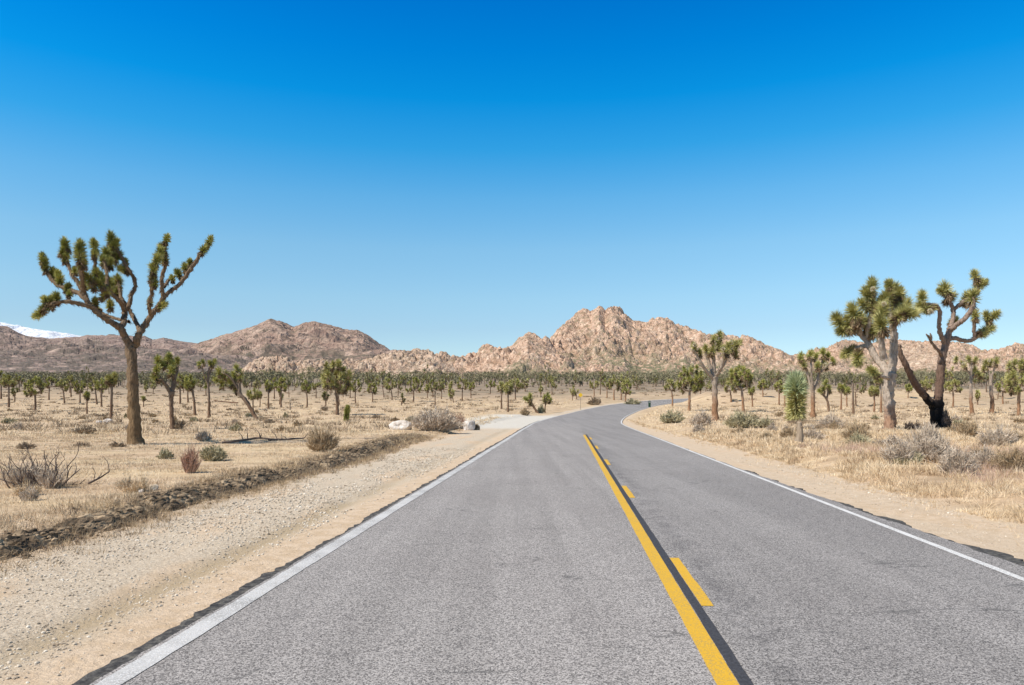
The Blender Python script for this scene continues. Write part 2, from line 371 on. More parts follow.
# ------------------------------------------------------------------ road
def strip(name, o0, o1, s0, s1, z, mtl, step=.25, jit0=0, jit1=0, thick=0, lane=None, sd=1):
    """a ribbon along the road between two lateral offsets"""
    mb = MB(); s = np.arange(s0, s1+1e-6, step)
    cx = np.interp(s, ARC, ROAD[:, 0]); cy = np.interp(s, ARC, ROAD[:, 1]); nx = np.interp(s, ARC, NRM[:, 0]); ny = np.interp(s, ARC, NRM[:, 1])
    if np.isscalar(o0): o0 = np.full(len(s), o0)
    else: o0 = np.interp(s, *o0)
    if np.isscalar(o1): o1 = np.full(len(s), o1)
    else: o1 = np.interp(s, *o1)
    o0 = o0+jit0*(fbm(s/.7, s*0, sd, 4)-.5+.6*(fbm(s/.11, s*0, sd+7, 2)-.5)); o1 = o1+jit1*(fbm(s/.7, s*0+9, sd+3, 4)-.5+.4*(fbm(s/.11, s*0, sd+8, 2)-.5))
    nlat = 2 if lane is None else len(lane)
    T = [0, 1] if lane is None else lane
    V = []
    for t in T:
        o = o0+(o1-o0)*t; x = cx+nx*o; y = cy+ny*o; V.append(np.stack([x, y, zr(y)+z], 1))
    if thick:
        V = [V[0]-[0, 0, thick]]+V+[V[-1]-[0, 0, thick]]
    n = len(s); V = np.stack(V, 1); w = V.shape[1]
    i = np.arange(n-1)[:, None]*w; j = np.arange(w-1)[None]
    f = np.stack([i+j, i+j+1, i+w+j+1, i+w+j], -1).reshape(-1, 4)
    mb.add(V.reshape(-1, 3), f)
    return mb.build(name, mtl), V
A0 = 0; off = 30/math.cos(math.atan(.073))          # arc length at Y=0
AEND = ARC[-1]-40
W = .685
wid = ([0, off+50, off+95, off+150, 999], [0, 0, .35, .5, .4])
def oo(v, sgn): return (list(wid[0]), [v+sgn*w for w in wid[1]])
lanes = [0, .5245, .53, .545, .558, .578, .61, 1]
road, RV = strip('road', oo(-3.225, -1), ([0, off+7, off+11, off+17, off+50, off+95, off+150, 999], [3.52, 3.50, 3.42, 3.28, 3.26, 3.61, 3.76, 3.66]), A0, AEND, 0, MT['asphalt'], .1, .04, .12, .06, lanes)
n = RV.shape[0]; s = np.arange(n)*.1
sv = np.zeros((n, RV.shape[1])); sv[:, 5] = 1; sv[:, 4] = .3; sv[:, 6] = .5; sv *= (1-sst(off+20, off+34, s))[:, None]; vcol(road, 'stain', sv)
lv = np.zeros((n, RV.shape[1])); lv[:, :3] = 1.0; lv[:, :3] *= (1-sst(off+46, off+62, s))[:, None]
vcol(road, 'lane', lv); tag(road, kind='structure')
e1, _ = strip('road_edge_line', oo(-2.50-W, -1), oo(-2.35-W, -1), A0, AEND, .004, MT['white'], .1, .02, .02); tag(e1, kind='structure')
e2, _ = strip('road_edge_line', oo(3.835-W, 1), oo(3.918-W, 1), A0, AEND, .004, MT['white2'], .1, .008, .008); tag(e2, kind='structure')
yl, _ = strip('road_centre_line', .80-W, .92-W, A0, off+35, .004, MT['yellow'], .1, .008, .008); tag(yl, kind='structure')
tl, _ = strip('road_seam', .922-W, .998-W, A0, off+35.5, .004, MT['tar'], .1, .01, .015); tag(tl, kind='structure')
for k, y0 in enumerate((-6.9, -.7, 5.5, 11.75, 18.0, 24.3, 30.6)):
    d, _ = strip('road_dash_line', 1.0-W, 1.088-W, off+y0, off+y0+1.75, .004, MT['yellow'], .1, .005, .02, sd=k+4); tag(d, kind='structure')
be, _ = strip('road_broken_edge', oo(-3.31, -1), oo(-3.215, -1), A0, off+60, -.012, MT['edge'], .05, .12, .03, .04, sd=21); tag(be, kind='structure')
be, _ = strip('road_broken_edge', ([0, off+7, off+11, off+17, 999], [3.44, 3.42, 3.34, 3.2, 3.2]), ([0, off+7, off+11, off+17, 999], [3.63, 3.60, 3.50, 3.3, 3.3]), A0, off+17, -.006, MT['edge'], .05, .05, .34, .04, sd=31); tag(be, kind='structure')

# ------------------------------------------------------------------ ground sheet
def axis(lims):
    out = []
    for a, b, st in lims: out.append(np.arange(a, b, st))
    out.append([lims[-1][1]]); return np.concatenate(out)
gy = axis([(-400, -30, 20), (-30, 2, 1.0), (2, 16, .12), (16, 40, .3), (40, 160, 1.2), (160, 700, 6), (700, 3000, 60), (3000, 20000, 1000)])
gx = axis([(-20000, -3000, 1000), (-3000, -700, 60), (-700, -150, 8), (-150, -40, 2), (-40, -12, .5), (-12, 12, .12), (12, 40, .5), (40, 150, 2), (150, 700, 8), (700, 3000, 60), (3000, 20000, 1000)])
GX, GY = np.meshgrid(gx, gy); GZ = ground(GX, GY); GL = lateral(GX, GY)
ng, mg = GX.shape
mb = MB(); i = np.arange(ng-1)[:, None]*mg; j = np.arange(mg-1)[None]
# tuck the sheet under the asphalt
GZ = GZ-.03*(np.abs(GL+.1) < 3.1)
mb.add(np.stack([GX, GY, GZ], -1).reshape(-1, 3), np.stack([i+j, i+j+1, i+mg+j+1, i+mg+j], -1).reshape(-1, 4))
g = mb.build('ground', MT['ground'], smooth=True); tag(g, kind='structure')
jl = .8*(fbm(GX/1.3, GY/1.3, 91, 4)-.5)
shl = np.where(GL < 0, 6.5-1.5*sst(40, 75, GY), 5.0-1.0*sst(25, 60, GY))
gravel = 1-sst(-.3, .25, np.abs(GL)+jl-shl)
vcol(g, 'gravel', gravel); LJ = -GL+.5*(fbm(GX/1.1, GY/2.5, 48)-.5)
vcol(g, 'grit', np.where(GL < 0, sst(3.6, 3.95, LJ)*(1-sst(5.6, 6.3, LJ)*.8), .35)); vcol(g, 'far', sst(85, 230, GY+90*(fbm(GX/30, GY/22, 3)-.5)))
vcol(g, 'rut', .95*np.exp(-((GL+4.05+.2*(fbm(GX/2, GY/2, 44)-.5))/.17)**2)*(GY < 45)*(1-.6*sst(10, 18, GY))*sst(.2, .5, fbm(GX/1.2, GY/3, 45)))
px0, py0, _ = at(508, 423); 
pl = sst(3.2, 3.4, -GL)*(1-sst(8.5, 11, -GL+1.5*(fbm(GX/2, GY/2, 46)-.5)))*sst(42, 47, GY)*(1-sst(72, 78, GY)); vcol(g, 'pale', np.clip(pl, 0, 1))

# ------------------------------------------------------------------ mountains
def mountain(name, prof, Dr, Df, Db, step, rows, mtl, bs=5, ba=2.5, es=70, ea=12, sd=1, pw=1.0, wob=.06, gapk=.6):
    p = np.array(prof, float); cols = np.arange(p[0, 0], p[-1, 0], step)
    py = np.interp(cols, p[:, 0], p[:, 1]); a = (cols-CX)/F
    dr = Dr*(1+wob*(fbm(cols/45., cols*0, sd, 3)-.5)*2)
    H = EYE+(HY-py)/F*dr
    u = np.concatenate([np.linspace(0, 1, rows), 1+np.linspace(0, 1, rows//3)[1:]])
    Y = np.where(u[:, None] <= 1, Df+(dr[None]-Df)*u[:, None], dr[None]+(Db-dr[None])*(u[:, None]-1))
    X = a[None]*Y; g0 = zr(Y); hr = np.maximum(H-zr(dr), 0)[None]
    sh = np.where(u[:, None] <= 1, np.clip(u[:, None], 0, 1)**pw, np.clip(2-u[:, None], 0, 1)**.8)
    z = g0+hr*sh
    fade = np.clip(hr/(ea*1.5+1), 0, 1)
    er = (ridged(X/es, Y/es, sd+5, 4)-.55)*ea*2*np.sin(np.clip(u[:, None], 0, 1)*math.pi*.97)*fade
    z = z+er
    cap = EYE+(H[None]-EYE)/dr[None]*Y-.014*Y*np.clip(1-u[:, None], 0, 1)**.7
    front = u[:, None] <= 1.0
    z = np.where(front & (z > cap) & (u[:, None] > .4), cap, z)
    q = X+.35*Y; r = Y-.2*X
    wx = X+bs*.8*fbm(X/bs/1.5, Y/bs/1.5, sd+50); 
    bd = 0; A = 1
    big = domes(wx/(bs*2.7), Y/(bs*2.7), sd+60); med = domes(wx/bs, Y/bs, sd+70); sm = domes(X/(bs*.45), Y/(bs*.45), sd+80)
    rockiness = .35+.65*sst(.35, .6, fbm(X/(bs*9), Y/(bs*9), sd+90))
    bd = (big*2.0+med*1.25+sm*.6)*ba*rockiness
    z = z+(bd-ba*1.2)*np.clip(hr/ba/3, 0, 1)*np.minimum(1, sh*3+.35)
    z = z-3.0*(hr < 1)
    n, m_ = X.shape; mb = MB(); i = np.arange(n-1)[:, None]*m_; j = np.arange(m_-1)[None]
    mb.add(np.stack([X, Y, z], -1).reshape(-1, 3), np.stack([i+j, i+j+1, i+m_+j+1, i+m_+j], -1).reshape(-1, 4))
    o = mb.build(name, mtl); tag(o, kind='structure')
    vcol(o, 'gap', gapk*(1-sst(.0, .30, big*.5+med*.6+sm*.4))*rockiness)
    vcol(o, 'foot', np.clip(1.35-sst(.04, .48, sh*np.ones_like(z))*1.35-.5*fbm(X/60, Y/60, sd+95), 0, 1))
    return o
pink = rock_mat('pink_boulder_rock', (.39, .25, .17), (.56, .385, .28), (.70, .52, .395), (.14, .09, .065), (.17, .16, .095), scale=.16, vegamt=.55, vs=.12, bump=1.0)
pink2 = rock_mat('pale_boulder_rock', (.38, .255, .18), (.53, .385, .285), (.65, .51, .39), (.14, .09, .065), (.15, .13, .07), scale=.2, vegamt=.35, vs=.14, bump=.9)
brown = rock_mat('brown_slope_rock', (.27, .18, .145), (.385, .275, .215), (.48, .355, .28), (.18, .115, .095), (.115, .10, .075), scale=.035, vegamt=.75, vs=.05, bump=3)
purple = rock_mat('purple_slope_rock', (.23, .165, .14), (.33, .245, .205), (.43, .325, .27), (.16, .11, .10), (.14, .115, .095), scale=.03, vegamt=.85, vs=.045, bump=3)
snow = rock_mat('snow', (.66, .70, .78), (.82, .84, .88), (.9, .9, .92), (.30, .36, .48), (.30, .35, .46), scale=.004, vegamt=.35, vs=.004, bump=30)
mountain('mountain', [(430, 376), (445, 366), (460, 358), (475, 352), (485, 345), (491, 344), (500, 347), (512, 343), (519, 334), (527, 331), (536, 334), (546, 338), (556, 345), (575, 354), (610, 364), (650, 374)], 700, 520, 820, .55, 200, pink, bs=5.2, ba=4.0, es=38, ea=9, sd=3)
mountain('mountain', [(470, 374), (500, 362), (530, 348), (550, 338), (558, 328), (566, 320), (575, 314), (584, 311), (591, 313), (595, 308), (599, 306), (605, 311), (612, 306), (618, 306), (624, 312), (632, 318), (645, 320), (655, 319), (670, 320), (680, 327), (690, 331), (705, 334), (722, 333), (740, 338), (755, 341), (768, 345), (782, 348), (796, 355), (815, 360), (840, 366), (880, 374)], 950, 560, 1250, .5, 420, pink, bs=6.2, ba=4.4, es=60, ea=15, sd=11)
mountain('mountain', [(225, 379), (236, 376), (246, 367), (256, 361), (272, 360), (286, 358), (300, 362), (322, 362), (345, 361), (362, 360), (378, 355), (397, 352), (420, 352), (440, 354), (450, 358), (468, 361), (490, 366), (520, 375)], 640, 520, 760, .6, 130, pink2, bs=4.6, ba=3.8, es=34, ea=7, sd=23, gapk=.9)
mountain('mountain', [(120, 376), (150, 360), (180, 350), (200, 343), (223, 335), (245, 328), (259, 323), (270, 318), (282, 321), (294, 326), (302, 323), (310, 321), (329, 324), (345, 329), (357, 329), (369, 336), (380, 344), (390, 350), (410, 351), (440, 355), (470, 359), (520, 364), (560, 372)], 1900, 900, 2500, .8, 190, brown, bs=11, ba=3.2, es=150, ea=22, sd=31)
mountain('mountain', [(-700, 350), (-500, 322), (-300, 335), (-150, 318), (-60, 322), (0, 326), (9, 328), (26, 335), (47, 338), (80, 336), (87, 334), (105, 335), (124, 335), (145, 336), (152, 339), (164, 337), (180, 340), (199, 343), (230, 352), (270, 362), (320, 372)], 2300, 620, 3000, .9, 230, purple, bs=14, ba=3.2, es=190, ea=24, sd=41, pw=1.15)
mountain('mountain', [(740, 372), (780, 360), (808, 353), (822, 347), (837, 341), (860, 342), (890, 340), (905, 341), (923, 344), (936, 340), (953, 343), (971, 345), (982, 351), (995, 350), (1008, 346), (1024, 344), (1060, 338), (1120, 345), (1200, 330), (1300, 345), (1450, 335), (1700, 365)], 1400, 700, 1900, .8, 170, pink, bs=8, ba=5.5, es=100, ea=22, sd=53)
mountain('mountain', [(800, 377), (822, 369), (838, 363), (852, 366), (870, 365), (888, 360), (903, 350), (915, 347), (930, 348), (950, 352), (965, 358), (985, 366), (1010, 363), (1040, 358), (1100, 355), (1180, 365), (1250, 378)], 760, 560, 900, .6, 130, pink2, bs=5, ba=3.8, es=45, ea=7, sd=61, gapk=.7)
mountain('mountain', [(-900, 350), (-500, 325), (-200, 332), (-60, 318), (0, 322), (14, 324), (23, 325), (47, 328), (66, 332), (80, 336), (110, 342), (150, 352), (200, 362)], 12000, 8000, 15000, 1., 90, snow, bs=420, ba=45, es=900, ea=240, sd=71, wob=.03, gapk=.5)

# ------------------------------------------------------------------ joshua trees
def smooth_path(P, n=6):
    P = [np.array(p, float) for p in P]
    if len(P) < 3:
        t = np.linspace(0, 1, n)[:, None]; return P[0]*(1-t)+P[1]*t
    Q = [2*P[0]-P[1]]+P+[2*P[-1]-P[-2]]; out = []
    for i in range(1, len(Q)-2):
        for k in range(n):
            t = k/n
            out.append(.5*((2*Q[i])+(-Q[i-1]+Q[i+1])*t+(2*Q[i-1]-5*Q[i]+4*Q[i+1]-Q[i+2])*t*t+(-Q[i-1]+3*Q[i]-3*Q[i+1]+Q[i+2])*t**3))
    out.append(Q[-2]); return np.array(out)
def tuft(crown, c, ax, R, Ln, nleaf, lw, q, dead=.5, droop=.0):
    """a spiky rosette round a limb end: live leaves point up and out, dead ones hang back along the limb"""
    ax = unit(np.array(ax, float)); c = np.array(c, float)
    n = int(nleaf); t = q.rand(n)**.7                           # 0 = low on the limb, 1 = tip
    base = c+ax*(t[:, None]-.75)*Ln
    rd = unit(q.randn(n, 3)); rd = unit(rd-(rd@ax)[:, None]*ax)
    ang = np.radians(np.clip(118-95*t+q.randn(n)*20, 4, 150))
    D = ax*np.cos(ang)[:, None]+rd*np.sin(ang)[:, None]
    L = R*(.8+.35*q.rand(n))
    blades(crown, base+rd*.02*R, D, L, lw*(.7+.6*q.rand(n)), 0, droop, q)
    k = int(n*dead)
    if k:
        t = q.rand(k); base = c+ax*(-.55-t[:, None]*.7)*Ln
        rd = unit(q.randn(k, 3)); rd = unit(rd-(rd@ax)[:, None]*ax); ang = np.radians(110+q.rand(k)*45)
        blades(crown, base+rd*R*.12, ax*np.cos(ang)[:, None]+rd*np.sin(ang)[:, None], R*(.45+.4*q.rand(k)), lw*1.2, 1, .15, q)
def make_tree(loc, limbs, tufts, label, group, bark, leaf, leaf_n=120, lw=.03, sides=8, flare=1.25, flowers=(), seed=0, name='joshua_tree'):
    q = np.random.RandomState(seed+100); root = empty(name, loc, label, 'joshua tree', group)
    tr = MB(); cr = MB()
    for li, (P, R) in enumerate(limbs):
        n = 6 if sides > 6 else 4
        path = smooth_path(P, n); rr = np.interp(np.linspace(0, 1, len(path)), np.linspace(0, 1, len(R)), R)
        if li == 0: rr[:2] *= [flare*1.08, flare**.5]; path[0][2] -= .12
        if sides > 6: path = path+q.randn(*path.shape)*np.minimum(.014, rr*.12)[:, None]
        tube(tr, path, rr, sides, 0, .13 if sides > 6 else .08, seed=seed+li)
        if sides > 6 and li > 0:                                # shaggy dead leaves clinging to the limb
            k = int(len(path)*5); ii = q.randint(0, len(path)-1, k)
            T = unit(np.gradient(path, axis=0))[ii]; rd = unit(np.cross(T, q.randn(k, 3)))
            blades(tr, path[ii]+rd*rr[ii][:, None]*.85, rd*.6-T*1., .09+.08*q.rand(k), .02, 1, .1, q)
    for (c, ax, R, Ln) in tufts: tuft(cr, c, ax, R, Ln, leaf_n, lw, q)
    tr.build('trunk', [bark, MT['dead']], root, smooth=True)
    if tufts: cr.build('crown', [leaf, MT['dead']], root)
    for (c, r) in flowers:
        fb = MB(); c = np.array(c, float); k = 160; d = unit(q.randn(k, 3)); blades(fb, c+d*r*.25, d+[0, 0, .4], r*.75, r*.3, 0, 0, q)
        fb.build('flower_cluster', MT['cream'], root)
    return root
GRP = 'joshua trees standing on the desert plain'
def traced(base, limbs, tufts, label, bark, leaf, rs_, leaf_n=170, lw=.028, seed=0, flowers=(), tf_=1.12):
    """limbs given in photo pixels as (x, y, depth in metres) -> real positions round the tree's foot"""
    X0, Y0, Z0 = at(*base); k = Y0/F; q = random.Random(seed)
    def W3(p):
        d = p[2] if len(p) > 2 else 0.
        Yd = Y0+d
        return ((p[0]-CX)/F*Yd-X0, d, EYE-(p[1]-HY)/F*Yd-Z0)
    LL = []
    for P, R in limbs: LL.append(([W3(p) for p in P], [r*k*(.84 if len(LL) else 1) for r in R]))
    LL[0][0][0] = (LL[0][0][0][0], 0, 0)
    TT = []
    for tdef in tufts:
        x, y, d, r = tdef[:4]; ax = tdef[4] if len(tdef) > 4 else (q.uniform(-.5, .5), 1)
        ln = tdef[5] if len(tdef) > 5 else 1.3
        TT.append((W3((x, y, d)), (ax[0], q.uniform(-.3, .3), ax[1]), r*k*tf_, r*k*ln*.7*tf_))
    FF = [(W3((x, y, d)), r*k) for x, y, d, r in flowers]
    return make_tree((X0, Y0, Z0), LL, TT, label, GRP, bark, leaf, int(leaf_n*1.9), lw, 10, seed=seed, flowers=FF)

# the tall tree on the left
L1 = [
 ([(135, 445), (134, 420), (133, 395), (132, 370), (131, 349)], [7, 6.0, 5.3, 4.9, 5.2]),
 ([(131, 351), (127, 340, -.1), (121, 329, -.3), (112, 323, -.5), (103, 317, -.7), (96, 311, -.8), (89, 304, -.9), (85, 296, -.9), (82, 289, -.9)], [4.6, 4.2, 4, 3.5, 3.3, 3.1, 2.9, 2.6, 2.4]),
 ([(82, 290, -.9), (77, 281, -.8), (72, 275, -.8), (68, 264, -.7), (65, 252, -.7)], [2.3, 2, 1.8, 1.7, 1.7]),
 ([(84, 292, -.9), (82, 278, -1.3), (81, 266, -1.5), (80, 254, -1.6)], [2.2, 2, 1.8, 1.8]),
 ([(89, 304, -.9), (80, 294, -.5), (70, 290, -.2), (60, 286, 0), (52, 280, .1), (46, 270, .2), (43, 262, .2)], [2.7, 2.6, 2.4, 2.3, 2.2, 2, 1.8]),
 ([(91, 307, -.9), (80, 304, -1.2), (70, 302, -1.4), (60, 302, -1.5), (50, 305, -1.6), (41, 312, -1.7)], [2.5, 2.2, 2.1, 2, 1.9, 1.6]),
 ([(121, 329, -.3), (124, 319, .2), (125, 311, .5), (129, 306, .6), (131, 296, .7), (135, 287, .8), (134, 279, .8), (129, 270, .7), (123, 260, .7), (117, 249, .6), (112, 240, .6)], [3.6, 3.4, 3.2, 2.6, 2.3, 2.2, 2.1, 2, 1.9, 1.8, 1.8]),
 ([(125, 312, .5), (121, 303, -.1), (114, 296, -.5), (106, 290, -.8), (97, 284, -1), (90, 279, -1.1)], [2.5, 2.3, 2.2, 2.1, 2, 1.8]),
 ([(124, 308, .4), (121, 297, .9), (119, 286, 1.1), (117, 276, 1.2)], [2.3, 2.1, 2, 1.8]),
 ([(106, 290, -.8), (107, 279, -.4), (106, 268, -.2), (103, 258, -.1)], [2, 1.9, 1.8, 1.8]),
 ([(97, 284, -1), (96, 272, -1), (95, 262, -1), (94, 250, -1)], [1.9, 1.8, 1.8, 1.6]),
 ([(140, 331), (134, 318, 1), (128, 308, 1.2), (122, 300, 1.2), (113, 292, 1.3)], [2.8, 2.5, 2.2, 2, 1.8]),
 ([(129, 322, .6), (118, 319, .9), (108, 316, 1.1), (98, 311, 1.2)], [2, 1.9, 1.8, 1.7]),
 ([(131, 350), (136, 342), (140, 333), (145, 325, .2), (151, 316, .3), (158, 307, .4), (163, 298, .4), (162, 288, .3), (162, 278, .2), (166, 262, .1), (164, 250, 0), (166, 241, 0)], [4.6, 4.2, 3.9, 3.5, 3.2, 2.8, 2.6, 2.3, 2.2, 2, 1.8, 1.6]),
 ([(163, 298, .4), (172, 290, .8), (180, 284, 1), (188, 273, 1.1), (195, 263, 1.2), (200, 254, 1.2), (207, 243, 1.3)], [2.4, 2.4, 2.3, 2.5, 2.5, 1.9, 1.6]),
 ([(164, 287, .4), (169, 280, .9), (175, 276, 1.1)], [1.9, 1.8, 1.5]),
 ([(151, 316, .3), (149, 304, -.4), (152, 294, -.6), (151, 284, -.7), (152, 272, -.7), (156, 258, -.7)], [2.3, 2.1, 2, 1.9, 1.9, 1.7])]
T1 = [(65, 243, -.7, 6, (-.2, 1), 1.6), (64, 250, -.7, 6), (80, 246, -1.6, 7, (.1, 1), 1.5), (80, 254, -1.6, 8), (42, 257, .2, 5.5, (-.2, 1), 1.8), (45, 267, .2, 6, (-.3, 1)), (53, 272, .3, 6, (.1, 1)), (60, 279, 0, 6, (.2, 1)),
 (37.5, 315, -1.7, 6, (-1, -.5), 1.6), (45, 308, -1.6, 6, (-1, -.1)), (45, 300, -1.6, 5, (-.4, 1)), (56, 297, -1.5, 6, (.1, 1), 1.3),
 (111, 237, .6, 7, (0, 1), 1.5), (113, 248, .6, 8), (118, 256, .7, 7), (106, 253, .2, 7, (-.1, 1)), (94, 244, -1, 6, (0, 1), 1.6), (95, 253, -1, 5), (103, 260, -.1, 6),
 (88, 278, -1.1, 7, (-.7, .8)), (96, 273, -1, 6.5, (0, 1)), (99, 283, -1, 6, (-.4, .8)), (112, 285, 1.3, 8, (0, 1)), (118, 280, 1.2, 7), (122, 269, .7, 6, (-.7, .5)), (106, 291, -.8, 5), (110, 304, 1.1, 6, (0, 1)), (95, 301, -.6, 5, (.1, 1)), (97, 309, 1.2, 4, (-1, .3)),
 (167, 238, 0, 5, (.3, 1), 1.6), (162, 248, 0, 6.5, (-.3, 1)), (164, 257, .1, 6.5), (157, 259, -.7, 6.5), (153, 268, -.7, 6.5), (153, 276, -.7, 5.5),
 (210, 240, 1.3, 5.5, (.5, 1), 1.8), (204, 249, 1.2, 6, (.5, 1)), (185, 267, 1.2, 5.5, (-.3, 1)), (178, 273, 1.1, 5.5, (-.5, .8)), (163, 305, .4, 6, (.6, .5)), (150, 301, -.4, 4, (-.2, 1)), (68, 287, -.2, 5), (75, 270, -1, 4)]
T1 += [(83, 262, -1.5, 6), (81, 270, -1.3, 5), (45, 262, .2, 5), (66, 257, -.7, 5.5), (58, 274, .1, 5), (116, 243, .6, 6), (110, 262, .1, 6, (0, 1)), (100, 276, -.9, 6), (107, 281, -.2, 6, (.2, 1)), (91, 285, -1, 6, (-.5, .6)), (118, 290, 1.1, 5.5, (.2, 1)), (125, 262, .8, 5), (84, 284, -.9, 4.5), (70, 293, -.3, 4.5, (.2, 1)), (50, 300, -1.5, 5), (160, 252, -.3, 6), (155, 283, -.7, 4.5), (190, 262, 1.2, 4.5), (172, 278, .9, 4), (104, 295, -.7, 5, (.4, 1))]
traced((135, 445), L1, T1, 'tall joshua tree with a wide forked crown, biggest on the left plain', MT['bark_olive'], MT['leaf'], None, 150, .036, 1, tf_=1.0)

# the two big trees on the right
L2 = [
 ([(890, 431), (890, 418), (889, 400), (889, 386), (891, 372)], [6, 5.4, 5.0, 5.2, 6]),
 ([(891, 373), (893, 360), (894, 348), (894, 336), (893, 326)], [5.2, 4.8, 4.6, 4.4, 4]),
 ([(893, 328), (890, 316, -.2), (888, 306, -.3), (888, 296, -.3), (888, 287, -.3)], [3.4, 3, 2.6, 2.4, 2]),
 ([(893, 328), (897, 321, .1), (902, 315, .3), (909, 312, .4)], [3.2, 3, 2.6, 2.2]),
 ([(893, 327), (895, 315, -.7), (896, 304, -1), (895, 292, -1)], [3, 2.6, 2.4, 2]),
 ([(890, 373), (883, 366, -.4), (876, 358, -.7), (871, 349, -.9), (867, 341, -1.1), (860, 334, -1.3), (853, 330, -1.5), (846, 326, -1.6)], [5, 4.5, 4.3, 4, 3.6, 3, 2.7, 2.3]),
 ([(868, 342, -1.1), (868, 330, -.9), (870, 318, -.8), (872, 305, -.7), (872, 292, -.7)], [3.2, 2.8, 2.5, 2.3, 2]),
 ([(884, 360, .6), (882, 346, .8), (881, 336, .9), (881, 324, 1)], [4, 3.5, 3, 2.4]),
 ([(870, 346, -1), (863, 346, -1.5), (856, 348, -1.8), (850, 350, -2)], [2.8, 2.5, 2.3, 2]),
 ([(863, 336, -1.2), (857, 325, -1), (854, 315, -.9)], [2.8, 2.4, 2]),
 ([(888, 378, .3), (880, 376, .8), (875, 372, 1)], [2.2, 2, 1.8]),
 ([(863, 346, -1.5), (861, 352, -1.2), (859, 357, -1)], [2.2, 2, 1.8])]
T2 = [(889, 284, -.3, 5.5, (0, 1)), (887, 296, -.3, 8), (897, 300, -1.2, 11, (.3, 1)), (894, 290, -1, 8), (905, 306, -.6, 9, (.6, .8)), (903, 314, .3, 9, (.8, .6)), (913, 313, .4, 8, (1, .3)), (900, 292, -.8, 6),
 (838, 320, -1.6, 9, (-.7, .8)), (843, 331, -1.6, 8, (-.7, 0)), (848, 322, -1.4, 8, (-.3, 1)), (853, 311, -.9, 9, (-.3, 1)), (860, 318, -.9, 8), (872, 285, -.7, 8), (867, 294, -.7, 8, (-.5, .8)), (863, 304, -.8, 7, (-.7, .6)), (873, 305, -.8, 9), (882, 311, .8, 9, (.1, 1)), (881, 322, 1, 9), (874, 329, -1, 7, (.3, .8)), (879, 335, -1.1, 7, (.2, -.4)), (866, 324, -1.2, 7),
 (847, 353, -2, 7.5, (-.8, -.6)), (858, 360, -1, 7.5, (-.1, -1)), (872, 371, 1, 5.5, (-.7, .7)), (883, 300, -.3, 7)]
L2 = [([(p[0], p[1], -p[2]) if len(p) > 2 else p for p in P_], R_) for P_, R_ in L2]
T2 = [(t_[0], t_[1], -t_[2]-.12)+tuple(t_[3:]) for t_ in T2]
traced((890, 431), L2, T2, 'stout grey joshua tree with bushy crown beside the road, left of the burnt one', MT['bark_big'], MT['leaf_pale'], None, 210, .045, 2, flowers=[(873, 289, .1, 3.2), (884, 304, -1.2, 3.)], tf_=1.16)
L3 = [
 ([(938, 428), (938, 420), (937, 411), (936, 403)], [8, 6.8, 6.4, 6.5]),
 ([(935, 407), (930, 402, -.2), (923, 394, -.5), (916, 385, -.8), (910, 374, -1.1), (904, 362, -1.3), (900, 352, -1.4), (899, 345, -1.5)], [5, 4.4, 4, 3.8, 3.4, 3, 2.8, 2.2]),
 ([(937, 405), (939, 393), (940, 380), (941, 368), (942, 358), (945, 346), (948, 336), (950, 328)], [5.6, 4.9, 4.6, 4.5, 4.3, 4, 3.6, 3.2]),
 ([(945, 344), (941, 335, -.3), (939, 327, -.5), (940, 314, -.6), (938, 307, -.7), (932, 305, -.8), (925, 304, -.9)], [2.9, 2.5, 2.3, 2.2, 2, 2, 1.8]),
 ([(950, 328), (953, 318, .2), (953, 310, .3), (950, 301, .2), (946, 292, .1)], [2.9, 2.5, 2.4, 2.2, 2]),
 ([(949, 331), (956, 325, -.4), (963, 320, -.6), (969, 313, -.7), (973, 305, -.8), (974, 296, -.8), (977, 287, -.8), (976, 278, -.8)], [3.1, 2.9, 2.7, 2.6, 2.4, 2.2, 1.9, 1.6]),
 ([(953, 310, .3), (959, 305, .5), (965, 300, .6), (970, 297, .7)], [2.2, 2.1, 2, 1.8]),
 ([(947, 340), (954, 338, .4), (961, 340, .7), (969, 341, .9), (975, 338, 1), (980, 334, 1.1), (987, 331, 1.2), (990, 322, 1.2)], [2.9, 2.5, 2.4, 2.3, 2.4, 2.3, 2.1, 1.8]),
 ([(975, 338, 1), (974, 328, .8), (975, 318, .7)], [2.1, 1.9, 1.7]),
 ([(942, 357), (938, 350, -.4), (932, 343, -.6), (929, 337, -.7), (926, 334, -.8)], [2.1, 1.7, 1.4, 1.1, .6]),
 ([(931, 342, -.6), (931, 337, -.8), (930, 333, -.9)], [1.2, .9, .5])]
T3 = [(922, 296, -.9, 6.5, (-.1, 1)), (922, 306, -.9, 7, (-.7, .3)), (929, 310, -.8, 6, (-.5, -.3)), (945, 288, .1, 8, (-.3, 1)), (951, 297, .5, 7, (.5, .5)), (941, 291, 0, 5, (-.9, .4)), (973, 296, -.8, 8, (0, 1)), (967, 297, .7, 7), (979, 284, -.8, 6.5, (.3, 1)), (975, 275, -.8, 6, (-.1, 1)), (983, 283, -.6, 5.5, (.7, .5)),
 (975, 314, .7, 6, (0, 1)), (989, 329, 1.2, 7, (.7, .3)), (987, 316, 1.2, 6, (-.3, 1)), (995, 315, 1.2, 6.5, (.7, .7)), (954, 320, .6, 5, (.6, .6)), (983, 334, 1, 6, (.4, 0))]
t3 = traced((938, 428), L3, T3, 'burnt joshua tree with blackened base and two leaning stems by the roadside', MT['bark_burnt'], MT['leaf_pale'], None, 170, .044, 3, flowers=[(930, 311, -1.4, 3.)], tf_=1.1)

